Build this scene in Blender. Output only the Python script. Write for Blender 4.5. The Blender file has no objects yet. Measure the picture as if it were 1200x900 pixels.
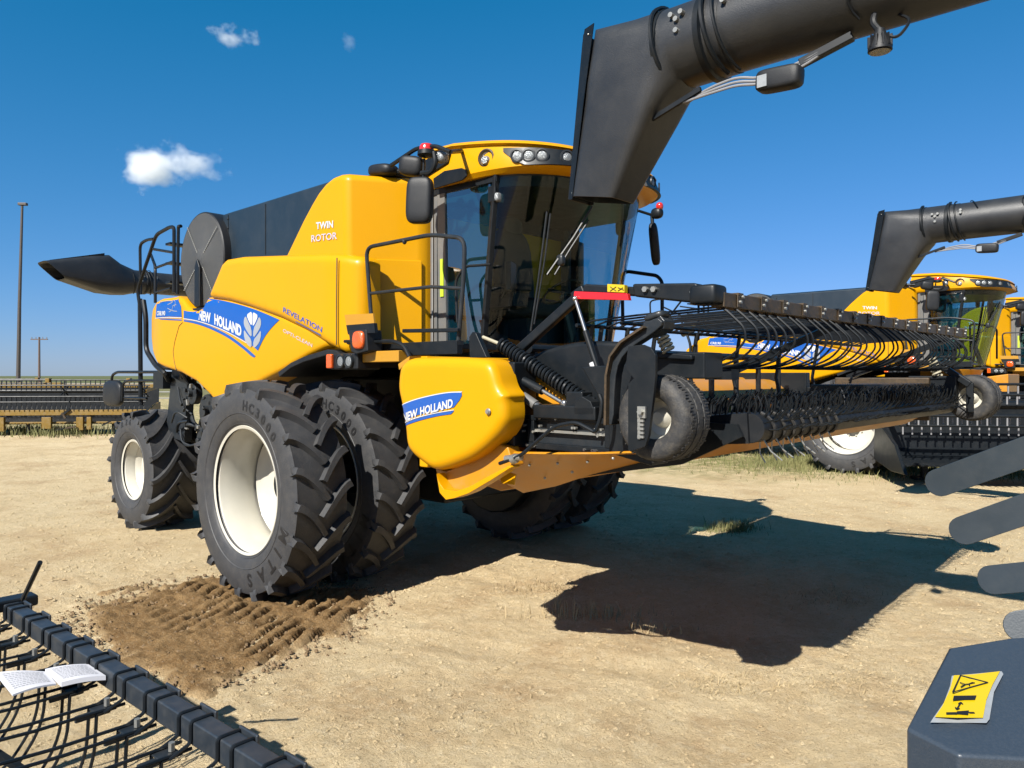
import bpy, bmesh, math, random
import numpy as np
from mathutils import Vector, Matrix, geometry
from mathutils.bvhtree import BVHTree
random.seed(7)
R = math.radians; PI = math.pi
sc = bpy.context.scene
# ------------------------------------------------------------------ camera, sky, sun
TH = R(47.5); FPX = 870.0; CX, CY, CH = 6.15, -5.49, 1.97
cd = bpy.data.cameras.new('camera'); cam = bpy.data.objects.new('camera', cd)
sc.collection.objects.link(cam); sc.camera = cam
cam.location = (CX, CY, CH); cam.rotation_euler = (PI/2, 0, PI/2-TH)
cd.sensor_width = 36; cd.lens = FPX/1200*36; cd.shift_y = -10/1200; cd.clip_end = 6000; cd.clip_start = .05
SD = Vector((-.193, 1.14, -1)).normalized()          # the way the sunlight travels
sl = bpy.data.lights.new('sun', 'SUN'); so = bpy.data.objects.new('sun', sl); sc.collection.objects.link(so)
sl.energy = 5.0; sl.angle = R(.5); sl.color = (1, .955, .88)
so.rotation_euler = SD.to_track_quat('-Z', 'Y').to_euler(); so.location = (5, -8, 12)
w = bpy.data.worlds.new('World'); sc.world = w; w.use_nodes = True
nt = w.node_tree; bg = nt.nodes['Background']
sky = nt.nodes.new('ShaderNodeTexSky'); sky.sky_type = 'NISHITA'; sky.sun_disc = False
sky.sun_elevation = math.asin(-SD.z); sky.sun_rotation = math.atan2(-SD.x, -SD.y)
sky.air_density = 1.0; sky.dust_density = .25; sky.ozone_density = 4.0; sky.altitude = 500
# deeper, bluer late-summer sky: a response curve for each channel of the sky's own colour
SK = .105; se = nt.nodes.new('ShaderNodeSeparateColor'); co = nt.nodes.new('ShaderNodeCombineColor'); nt.links.new(sky.outputs[0], se.inputs[0])
def wm(op, src, a, b=None, c=None):
    n = nt.nodes.new('ShaderNodeMath'); n.operation = op; nt.links.new(src, n.inputs[0]); n.inputs[1].default_value = a
    if b is not None: n.inputs[2].default_value = b
    return n.outputs[0]
r_ = wm('MAXIMUM', wm('MULTIPLY_ADD', se.outputs[0], .615, -.050/SK), .004/SK)
g_ = wm('MULTIPLY', wm('POWER', wm('MULTIPLY', se.outputs[1], SK), .72), .625/SK)
b_ = wm('MULTIPLY', wm('POWER', wm('MULTIPLY', se.outputs[2], SK), .80), 1.02/SK)
for i, o_ in enumerate((r_, g_, b_)): nt.links.new(o_, co.inputs[i])
nt.links.new(co.outputs[0], bg.inputs['Color'])
bg.inputs['Strength'].default_value = .050
sc.view_settings.view_transform = 'Standard'; sc.view_settings.look = 'None'; sc.view_settings.exposure = 1.09
sc.render.engine = 'CYCLES'
try:
    sc.cycles.max_bounces = 6; sc.cycles.diffuse_bounces = 2; sc.cycles.volume_bounces = 8; sc.cycles.transparent_max_bounces = 16
except Exception: pass
# ------------------------------------------------------------------ helpers
Xr, Xd, Yr, Yd = math.sin(TH), -math.cos(TH), math.cos(TH), math.sin(TH)
def px(x, y, X=None, Y=None, Z=None, d=None):
    """point on a given real plane of the place, read off the photograph"""
    r = (x-600)/FPX; v = (440-y)/FPX
    a = r*Xr+Xd; b = r*Yr+Yd
    if X is not None: t = (X-CX)/a
    elif Y is not None: t = (Y-CY)/b
    elif Z is not None: t = (Z-CH)/v
    else: t = d
    return Vector((CX+a*t, CY+b*t, CH+v*t))
def pxz(l, Y): return [(p.x, p.z) for p in (px(a, b, Y=Y) for a, b in l)]
def mat(name, col, rough=.5, metal=0, coat=0, var=.08, dirt=0, scale=6, bump=0, bscale=60, spec=.5, dirtcol=(.42, .33, .22), colvar=None):
    col = [c*.62 for c in col]; dirtcol = [c*.62 for c in dirtcol]; colvar = colvar and [c*.62 for c in colvar]
    m = bpy.data.materials.new(name); m.use_nodes = True; t = m.node_tree; N = t.nodes; L = t.links
    b = N['Principled BSDF']; b.inputs['Roughness'].default_value = rough; b.inputs['Metallic'].default_value = metal
    b.inputs['Coat Weight'].default_value = coat; b.inputs['Coat Roughness'].default_value = .12
    b.inputs['Specular IOR Level'].default_value = spec
    tc = N.new('ShaderNodeTexCoord')
    no = N.new('ShaderNodeTexNoise'); no.inputs['Scale'].default_value = scale; no.inputs['Detail'].default_value = 6
    L.new(tc.outputs['Object'], no.inputs['Vector'])
    mx = N.new('ShaderNodeMix'); mx.data_type = 'RGBA'
    mx.inputs['A'].default_value = (*[c*(1-var) for c in col], 1); c2 = colvar or [min(1, c*(1+var)) for c in col]
    mx.inputs['B'].default_value = (*c2, 1)
    L.new(no.outputs['Fac'], mx.inputs['Factor']); out = mx.outputs['Result']
    if dirt:
        n2 = N.new('ShaderNodeTexNoise'); n2.inputs['Scale'].default_value = scale*1.7; n2.inputs['Detail'].default_value = 10; n2.inputs['Roughness'].default_value = .7
        L.new(tc.outputs['Object'], n2.inputs['Vector'])
        mr = N.new('ShaderNodeMapRange'); mr.inputs['From Min'].default_value = .45; mr.inputs['From Max'].default_value = .75; mr.inputs['To Max'].default_value = dirt
        L.new(n2.outputs['Fac'], mr.inputs['Value'])
        m2 = N.new('ShaderNodeMix'); m2.data_type = 'RGBA'; m2.inputs['B'].default_value = (*dirtcol, 1)
        L.new(mr.outputs[0], m2.inputs['Factor']); L.new(out, m2.inputs['A']); out = m2.outputs['Result']
    L.new(out, b.inputs['Base Color'])
    rr = N.new('ShaderNodeMapRange'); rr.inputs['To Min'].default_value = max(0, rough-.08); rr.inputs['To Max'].default_value = min(1, rough+.12)
    L.new(no.outputs['Fac'], rr.inputs['Value']); L.new(rr.outputs[0], b.inputs['Roughness'])
    if bump:
        n3 = N.new('ShaderNodeTexNoise'); n3.inputs['Scale'].default_value = bscale; n3.inputs['Detail'].default_value = 4
        L.new(tc.outputs['Object'], n3.inputs['Vector'])
        bu = N.new('ShaderNodeBump'); bu.inputs['Strength'].default_value = bump; bu.inputs['Distance'].default_value = .01
        L.new(n3.outputs['Fac'], bu.inputs['Height']); L.new(bu.outputs[0], b.inputs['Normal'])
    return m
def glass(name, tint, refl=.25, opac=0.0, body=(.02, .03, .03), k=1.5):
    m = bpy.data.materials.new(name); m.use_nodes = True; t = m.node_tree; N = t.nodes; L = t.links
    N.remove(N['Principled BSDF'])
    tr = N.new('ShaderNodeBsdfTransparent'); tr.inputs[0].default_value = (*tint, 1)
    gl = N.new('ShaderNodeBsdfGlossy'); gl.inputs['Roughness'].default_value = .015
    lw = N.new('ShaderNodeFresnel'); lw.inputs['IOR'].default_value = 1.5
    ma = N.new('ShaderNodeMath'); ma.operation = 'MULTIPLY_ADD'; ma.inputs[1].default_value = k; ma.inputs[2].default_value = refl*.25
    L.new(lw.outputs[0], ma.inputs[0])
    ms = N.new('ShaderNodeMixShader'); L.new(ma.outputs[0], ms.inputs[0]); L.new(tr.outputs[0], ms.inputs[1]); L.new(gl.outputs[0], ms.inputs[2])
    out = ms.outputs[0]
    if opac:
        df = N.new('ShaderNodeBsdfDiffuse'); df.inputs[0].default_value = (*body, 1)
        m2 = N.new('ShaderNodeMixShader'); m2.inputs[0].default_value = opac
        L.new(out, m2.inputs[1]); L.new(df.outputs[0], m2.inputs[2]); out = m2.outputs[0]
    L.new(out, N['Material Output'].inputs['Surface'])
    return m
M = dict(
 yellow=mat('yellow_paint', (.75, .362, .001), .36, coat=.07, var=.03, dirt=.08, scale=2.5, dirtcol=(.6, .30, .02), spec=.16),
 yellow_steel=mat('yellow_steel', (.66, .27, .004), .42, coat=.05, var=.08, dirt=.35, scale=4),
 black=mat('black_paint', (.008, .011, .014), .42, coat=.04, var=.25, dirt=.14, scale=9, dirtcol=(.08, .07, .058), spec=.25),
 blackp=mat('black_plastic', (.012, .014, .017), .48, spec=.3, var=.2, dirt=.12, scale=7, bump=.12, bscale=300, dirtcol=(.10, .09, .08)),
 spout=mat('auger_black', (.024, .026, .029), .38, var=.3, dirt=.32, scale=4, bump=.2, bscale=220, dirtcol=(.07, .067, .062)),
 steel_dark=mat('dark_steel', (.018, .023, .028), .42, coat=.05, spec=.3, var=.25, dirt=.2, scale=8, dirtcol=(.12, .11, .10)),
 slate=mat('slate_paint', (.042, .058, .080), .40, coat=.12, var=.06, dirt=.12, scale=90, bump=.1, bscale=260, dirtcol=(.20, .20, .19)),
 beam=mat('beam_paint', (.026, .034, .044), .42, coat=.1, var=.2, dirt=.3, scale=12, dirtcol=(.14, .135, .125)),
 blade=mat('blade_steel', (.028, .040, .050), .40, coat=.08, var=.15, dirt=.12, scale=9, dirtcol=(.14, .14, .13), bump=.05, bscale=200),
 cover=mat('tank_cover', (.010, .024, .040), .42, var=.12, dirt=.10, scale=3, dirtcol=(.12, .13, .14)),
 screen=mat('rotary_screen', (.05, .053, .055), .6, var=.12, dirt=.2, scale=5, bump=.6, bscale=420, dirtcol=(.16, .15, .13)),
 rubber=mat('tyre_rubber', (.040, .041, .044), .60, var=.2, dirt=.4, scale=7, bump=.25, bscale=90, dirtcol=(.115, .105, .092)),
 smallrub=mat('gauge_tyre_rubber', (.03, .03, .031), .68, var=.2, dirt=.55, scale=16, bump=.3, bscale=120, dirtcol=(.15, .13, .1)),
 ink=mat('tyre_lettering', (.012, .012, .013), .5, var=.05),
 cream=mat('cream_rim_paint', (.68, .65, .55), .38, coat=.3, var=.03, dirt=.12, scale=4, dirtcol=(.5, .42, .3)),
 blue=mat('decal_blue', (.004, .10, .46), .35, coat=.3, var=.04),
 white=mat('decal_white', (.68, .69, .71), .4, var=.03),
 silver=mat('decal_silver', (.55, .57, .60), .35, metal=.4, var=.12),
 lav=mat('decal_pale', (.62, .55, .62), .4, var=.03),
 red=mat('red_reflector', (.75, .012, .015), .28, coat=.6, var=.06),
 redlamp=mat('red_lens', (.7, .03, .02), .15, coat=.8, var=.05),
 orange=mat('orange_lens', (.85, .12, .01), .15, coat=.8, var=.25, scale=60, bump=.5, bscale=150),
 ochre=mat('ochre_plate', (.55, .27, .015), .5, var=.06),
 lens=mat('lamp_lens', (.32, .34, .35), .2, metal=.3, var=.3, scale=70, bump=.6, bscale=160),
 chrome=mat('bright_steel', (.55, .55, .54), .25, metal=.9, var=.1, dirt=.1),
 zinc=mat('zinc_steel', (.5, .5, .46), .38, metal=.7, var=.15, dirt=.3, scale=12),
 spring=mat('cream_spring', (.5, .46, .33), .45, var=.15, dirt=.4, scale=30),
 rust=mat('worn_bronze_paint', (.055, .036, .016), .5, var=.3, dirt=.4, scale=18, dirtcol=(.22, .12, .05)),
 cable=mat('grey_cable', (.26, .26, .27), .5, var=.15),
 paper=mat('paper', (.70, .70, .74), .7, var=.02),
 label=mat('yellow_label', (.74, .52, .006), .35, coat=.3, var=.03),
 plast=mat('clear_label_border', (.36, .38, .39), .25, coat=.4, var=.2, scale=40),
 seat=mat('seat_fabric', (.05, .05, .055), .8, var=.2),
 lime=mat('lime_sticker', (.55, .72, .04), .5, var=.05),
 pillar=mat('grey_pillar', (.17, .17, .165), .4, var=.1, dirt=.2),
 glass=glass('cab_windshield_glass', (.50, .76, .80), 0.0, k=.70),
 sglass=glass('cab_side_glass', (.36, .66, .74), .9, .10, (.01, .10, .16)),
 olive=mat('olive_steel', (.25, .145, .008), .5, var=.15, dirt=.4, scale=5),
 wood=mat('pole_wood', (.16, .11, .085), .8, var=.2), galv=mat('pole_steel', (.10, .085, .075), .5, metal=.2, var=.15),
 straw=mat('straw', (.50, .38, .2), .8, var=.2), grass=mat('green_grass', (.16, .20, .05), .8, var=.4, scale=1.5, colvar=(.34, .31, .12)),
)
col = sc.collection
def link(o, parent=None):
    col.objects.link(o)
    if parent: o.parent = parent
    return o
def tag(o, label=None, cat=None, group=None, kind=None):
    if label: o['label'] = label
    if cat: o['category'] = cat
    if group: o['group'] = group
    if kind: o['kind'] = kind
    return o
def empty(name, loc=(0, 0, 0), rz=0):
    o = bpy.data.objects.new(name, None); o.location = loc; o.rotation_euler = (0, 0, rz); o.empty_display_size = .2
    return link(o)
class MB:
    def __init__(s): s.v = []; s.f = []
    def add(s, vs, fs):
        k = len(s.v); s.v += [tuple(v) for v in vs]; s.f += [tuple(i+k for i in f) for f in fs]; return s
    def box(s, c, size, rot=None):
        a, b, d = [q/2 for q in size]; c = Vector(c)
        vs = [Vector((x*a, y*b, z*d)) for x in (-1, 1) for y in (-1, 1) for z in (-1, 1)]
        if rot is not None: vs = [rot @ v for v in vs]
        return s.add([v+c for v in vs], [(0, 1, 3, 2), (4, 6, 7, 5), (0, 4, 5, 1), (2, 3, 7, 6), (0, 2, 6, 4), (1, 5, 7, 3)])
    def bb(s, x0, x1, y0, y1, z0, z1): return s.box(((x0+x1)/2, (y0+y1)/2, (z0+z1)/2), (abs(x1-x0), abs(y1-y0), abs(z1-z0)))
    def bar(s, p, q, w_, h, up=(0, 0, 1)):
        p = Vector(p); q = Vector(q); d = q-p; L_ = d.length; d.normalize(); u = Vector(up)
        sd = d.cross(u)
        if sd.length < 1e-4: sd = d.cross(Vector((1, 0, 0)))
        sd.normalize(); u = sd.cross(d)
        rot = Matrix((d, sd, u)).transposed()
        return s.box((p+q)/2, (L_, w_, h), rot)
    def tube(s, pts, r, n=8, closed=False, cap=True, radii=None):
        pts = [Vector(p) for p in pts]; k = len(s.v); N_ = len(pts); prev = None; rings = []
        for i, p in enumerate(pts):
            a = pts[i-1] if (i > 0 or closed) else p; b = pts[(i+1) % N_] if (i < N_-1 or closed) else p
            t = (b-a).normalized()
            if prev is None:
                u = t.cross(Vector((0, 0, 1)))
                if u.length < .05: u = t.cross(Vector((1, 0, 0)))
            else: u = prev-t*prev.dot(t)
            u.normalize(); prev = u; v = t.cross(u); rr = radii[i] if radii else r
            rings.append([p+(u*math.cos(2*PI*j/n)+v*math.sin(2*PI*j/n))*rr for j in range(n)])
        vs = [q for rg in rings for q in rg]; fs = []
        for i in range(N_ if closed else N_-1):
            for j in range(n):
                a = i*n+j; b = i*n+(j+1) % n; c = ((i+1) % N_)*n
                fs.append((a, c+j, c+(j+1) % n, b))
        if cap and not closed: fs.append(tuple(range(n))); fs.append(tuple((N_-1)*n+j for j in reversed(range(n))))
        return s.add(vs, fs)
    def cyl(s, p, q, r0, r1=None, n=20): return s.tube([p, q], r0, n, radii=[r0, r0 if r1 is None else r1])
    def lathe(s, prof, c=(0, 0, 0), n=48, axis='Y', closed=False):
        """prof of (radius, along)"""
        vs = []; fs = []; m_ = len(prof)
        for j in range(n):
            a = 2*PI*j/n
            for r_, y in prof:
                if axis == 'Y': vs.append((c[0]+r_*math.cos(a), c[1]+y, c[2]+r_*math.sin(a)))
                elif axis == 'Z': vs.append((c[0]+r_*math.cos(a), c[1]+r_*math.sin(a), c[2]+y))
                else: vs.append((c[0]+y, c[1]+r_*math.cos(a), c[2]+r_*math.sin(a)))
        for j in range(n):
            for i in range(m_ if closed else m_-1):
                a = j*m_+i; b = j*m_+(i+1) % m_; c_ = ((j+1) % n)*m_
                fs.append((a, b, c_+(i+1) % m_, c_+i))
        return s.add(vs, fs)
    def prism(s, poly, y0, y1, axis='Y'):
        n = len(poly)
        f = {'Y': lambda a, b, t: (a, t, b), 'X': lambda a, b, t: (t, a, b), 'Z': lambda a, b, t: (a, b, t)}[axis]
        vs = [f(a, b, y0) for a, b in poly]+[f(a, b, y1) for a, b in poly]
        fs = [tuple(range(n)), tuple(range(2*n-1, n-1, -1))]+[(i, i+n, (i+1) % n+n, (i+1) % n) for i in range(n)]
        return s.add(vs, fs)
    def loft(s, loops, cap=True):
        n = len(loops[0]); vs = [p for l in loops for p in l]; fs = []
        for i in range(len(loops)-1):
            for j in range(n): fs.append((i*n+j, i*n+(j+1) % n, (i+1)*n+(j+1) % n, (i+1)*n+j))
        if cap: fs.append(tuple(range(n-1, -1, -1))); fs.append(tuple((len(loops)-1)*n+j for j in range(n)))
        return s.add(vs, fs)
    def grid(s, nu, nv, fn):
        vs = [fn(i/(nu-1), j/(nv-1)) for i in range(nu) for j in range(nv)]
        return s.add(vs, [(i*nv+j, i*nv+j+1, (i+1)*nv+j+1, (i+1)*nv+j) for i in range(nu-1) for j in range(nv-1)])
    def blob(s, c, rad, e=2.0, rot=None, nu=20, nv=12):
        """superellipsoid: rounded box"""
        def sg(v, p): return math.copysign(abs(v)**p, v)
        vs = []; c = Vector(c)
        for i in range(nv+1):
            ph = -PI/2+PI*i/nv
            for j in range(nu):
                th = 2*PI*j/nu; p = 2/e
                v = Vector((rad[0]*sg(math.cos(ph), p)*sg(math.cos(th), p), rad[1]*sg(math.cos(ph), p)*sg(math.sin(th), p), rad[2]*sg(math.sin(ph), p)))
                vs.append(c+((rot @ v) if rot is not None else v))
        return s.add(vs, [(i*nu+j, i*nu+(j+1) % nu, (i+1)*nu+(j+1) % nu, (i+1)*nu+j) for i in range(nv) for j in range(nu)])
    def build(s, name, m, parent=None, bevel=0, smooth=35, seg=2, flip=True):
        me = bpy.data.meshes.new(name); me.from_pydata(s.v, [], s.f); me.update()
        bm = bmesh.new(); bm.from_mesh(me)
        bmesh.ops.remove_doubles(bm, verts=bm.verts, dist=1e-5)
        if flip: bmesh.ops.recalc_face_normals(bm, faces=bm.faces)
        for f in bm.faces: f.smooth = True
        lim = R(smooth)
        for e in bm.edges:
            if len(e.link_faces) == 2 and e.calc_face_angle(0) > lim: e.smooth = False
        bm.to_mesh(me); bm.free(); me.materials.append(m)
        o = bpy.data.objects.new(name, me); link(o, parent)
        if bevel:
            b = o.modifiers.new('bevel', 'BEVEL'); b.width = bevel; b.segments = seg; b.limit_method = 'ANGLE'; b.angle_limit = R(30); b.harden_normals = True
        return o
def fillet(pts, r, n=5):
    pts = [Vector(p) for p in pts]; out = [pts[0]]
    for i in range(1, len(pts)-1):
        a = (pts[i-1]-pts[i]); b = (pts[i+1]-pts[i]); k = min(r, a.length*.45, b.length*.45)
        a = pts[i]+a.normalized()*k; b = pts[i]+b.normalized()*k
        for j in range(n+1):
            t = j/n; out.append(a*(1-t)**2+pts[i]*2*t*(1-t)+b*t*t)
    return out+[pts[-1]]
def chaikin(poly, k=2):
    for _ in range(k):
        o = []
        for i in range(len(poly)):
            a = poly[i]; b = poly[(i+1) % len(poly)]
            o += [(a[0]*.75+b[0]*.25, a[1]*.75+b[1]*.25), (a[0]*.25+b[0]*.75, a[1]*.25+b[1]*.75)]
        poly = o
    return poly
def edge_dist(p, poly):
    A = np.array(poly); B = np.roll(A, -1, 0); P = np.array(p)[:, None, :]; AB = B-A
    t = np.clip(((P-A)*AB).sum(2)/((AB**2).sum(1)+1e-12), 0, 1)
    return np.sqrt((((A+t[..., None]*AB)-P)**2).sum(2)).min(1)
def inside(p, poly):
    P = np.array(p); x, y = P[:, 0], P[:, 1]; r = np.zeros(len(P), bool); n = len(poly)
    for i in range(n):
        x1, y1 = poly[i]; x2, y2 = poly[(i+1) % n]
        if y1 == y2: continue
        r ^= ((y1 > y) != (y2 > y)) & (x < (x2-x1)*(y-y1)/(y2-y1)+x1)
    return r
def resample(poly, step):
    out = []
    for i in range(len(poly)):
        a = poly[i]; b = poly[(i+1) % len(poly)]; L_ = math.dist(a, b); n = max(1, int(round(L_/step)))
        out += [(a[0]+(b[0]-a[0])*k/n, a[1]+(b[1]-a[1])*k/n) for k in range(n)]
    return out
def shell(name, poly, to3, m, parent, r=.06, skirt=.15, step=.05, off=lambda u, v: 0, build=True):
    """pressed panel: rounded rim, slight crown, returned edge. to3(u, v, inward)"""
    poly = resample(poly, step); A = np.array(poly)
    xs = np.arange(A[:, 0].min(), A[:, 0].max(), step); ys = np.arange(A[:, 1].min(), A[:, 1].max(), step)
    G = [(x, y) for x in xs for y in ys]; G = [g for g, k in zip(G, inside(G, poly)) if k]
    d = edge_dist(G, poly); G = [g for g, q in zip(G, d) if q > max(r, step)*1.02]
    if r > 0:
        area = sum(poly[i][0]*poly[(i+1) % len(poly)][1]-poly[(i+1) % len(poly)][0]*poly[i][1] for i in range(len(poly)))
        sgn = 1 if area > 0 else -1
        for fr in (.12, .35, .68, 1):
            rg = []
            for i in range(len(poly)):
                a = poly[i-1]; b = poly[(i+1) % len(poly)]; tx, ty = b[0]-a[0], b[1]-a[1]; q = math.hypot(tx, ty) or 1
                rg.append((poly[i][0]-sgn*ty/q*r*fr, poly[i][1]+sgn*tx/q*r*fr))
            dd = edge_dist(rg, poly); ii = inside(rg, poly)
            G += [g for g, q, k in zip(rg, dd, ii) if k and q > r*fr*.9]
    pts = [Vector(p) for p in poly]+[Vector(p) for p in G]; n = len(poly)
    vs, _, fs, ov, _, _ = geometry.delaunay_2d_cdt(pts, [(i, (i+1) % n) for i in range(n)], [], 1, 1e-4)
    P = [(v.x, v.y) for v in vs]; dd = edge_dist(P, poly)
    out = []
    for (u, v), q in zip(P, dd):
        q = min(q, r) if r else 0
        wv = (r-math.sqrt(max(0, r*r-(r-q)**2))) if r else 0
        out.append(to3(u, v, wv+off(u, v)))
    # boundary skirt
    cnt = {}
    for f in fs:
        for i in range(len(f)):
            e = (f[i], f[(i+1) % len(f)]); k = tuple(sorted(e)); cnt[k] = cnt.get(k, 0)+1
    mb = MB(); fs = [tuple(f) for f in fs]
    bd = [k for k, c in cnt.items() if c == 1]; mp = {}
    if skirt:
        for a, b in bd:
            for q in (a, b):
                if q not in mp:
                    mp[q] = len(out); u, v = P[q]; out.append(to3(u, v, r+skirt+off(u, v)))
            fs.append((a, b, mp[b], mp[a]))
    mb.add(out, fs)
    if not build: return mb
    return mb.build(name, m, parent, smooth=50)
def textmesh(s, size=1, bold=.02, shear=0, ratio=1.0):
    cu = bpy.data.curves.new('t', 'FONT'); cu.body = s; cu.size = size; cu.offset = bold*size; cu.shear = shear; cu.resolution_u = 3
    cu.space_character = ratio
    o = bpy.data.objects.new('t', cu); col.objects.link(o)
    dg = bpy.context.evaluated_depsgraph_get(); dg.update(); me = bpy.data.meshes.new_from_object(o.evaluated_get(dg))
    v = [(q.co.x, q.co.y) for q in me.vertices]; f = [tuple(p.vertices) for p in me.polygons]
    bpy.data.objects.remove(o); bpy.data.curves.remove(cu); bpy.data.meshes.remove(me)
    return v, f
def bvh_of(objs):
    vs = []; fs = []
    for o in objs:
        k = len(vs); vs += [v.co.copy() for v in o.data.vertices]; fs += [[i+k for i in p.vertices] for p in o.data.polygons]
    return BVHTree.FromPolygons(vs, fs)
def onto(mb, bvh, lift=.004, direction=(0, 1, 0), back=3.0, drop=True):
    d = Vector(direction)
    miss = set()
    for i, v in enumerate(mb.v):
        h = bvh.ray_cast(Vector(v)-d*back, d)
        if h[0] is not None: mb.v[i] = tuple(h[0]-d*lift)
        else: miss.add(i)
    mb.f = [f for f in mb.f if not any(q in miss for q in f)]
    return mb
def text_between(s, p0, p1, height, bold=.02, shear=0, up=None):
    """words laid from p0 to p1 (3d baseline), letters `height` tall, upright along `up`"""
    v, f = textmesh(s, 1, bold); x0 = min(a for a, _ in v); x1 = max(a for a, _ in v); y1 = max(b for _, b in v); y0 = 0
    p0 = Vector(p0); p1 = Vector(p1); e = (p1-p0); up = Vector(up or (0, 0, 1)).normalized()
    mb = MB(); mb.add([p0+e*((a-x0)/(x1-x0))+up*((b-y0)/(y1-y0)*height)+e.normalized()*(shear*b*height) for a, b in v], f)
    return mb
def flat(poly, step=.04):
    poly = resample(poly, step); A = np.array(poly); n = len(poly)
    G = [(x, y) for x in np.arange(A[:, 0].min(), A[:, 0].max(), step) for y in np.arange(A[:, 1].min(), A[:, 1].max(), step)]
    if G:
        G = [g for g, k in zip(G, inside(G, poly)) if k]
        if G: d = edge_dist(G, poly); G = [g for g, q in zip(G, d) if q > step*.4]
    vs, _, fs, *_ = geometry.delaunay_2d_cdt([Vector(p) for p in poly+G], [(i, (i+1) % n) for i in range(n)], [], 1, 1e-5)
    return [(v.x, v.y) for v in vs], [tuple(f) for f in fs]
def children(o): return [c for c in bpy.data.objects if c.parent == o]
def copy_tree(o, parent=None):
    c = o.copy(); col.objects.link(c); c.parent = parent
    for ch in children(o): copy_tree(ch, c)
    return c
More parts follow.
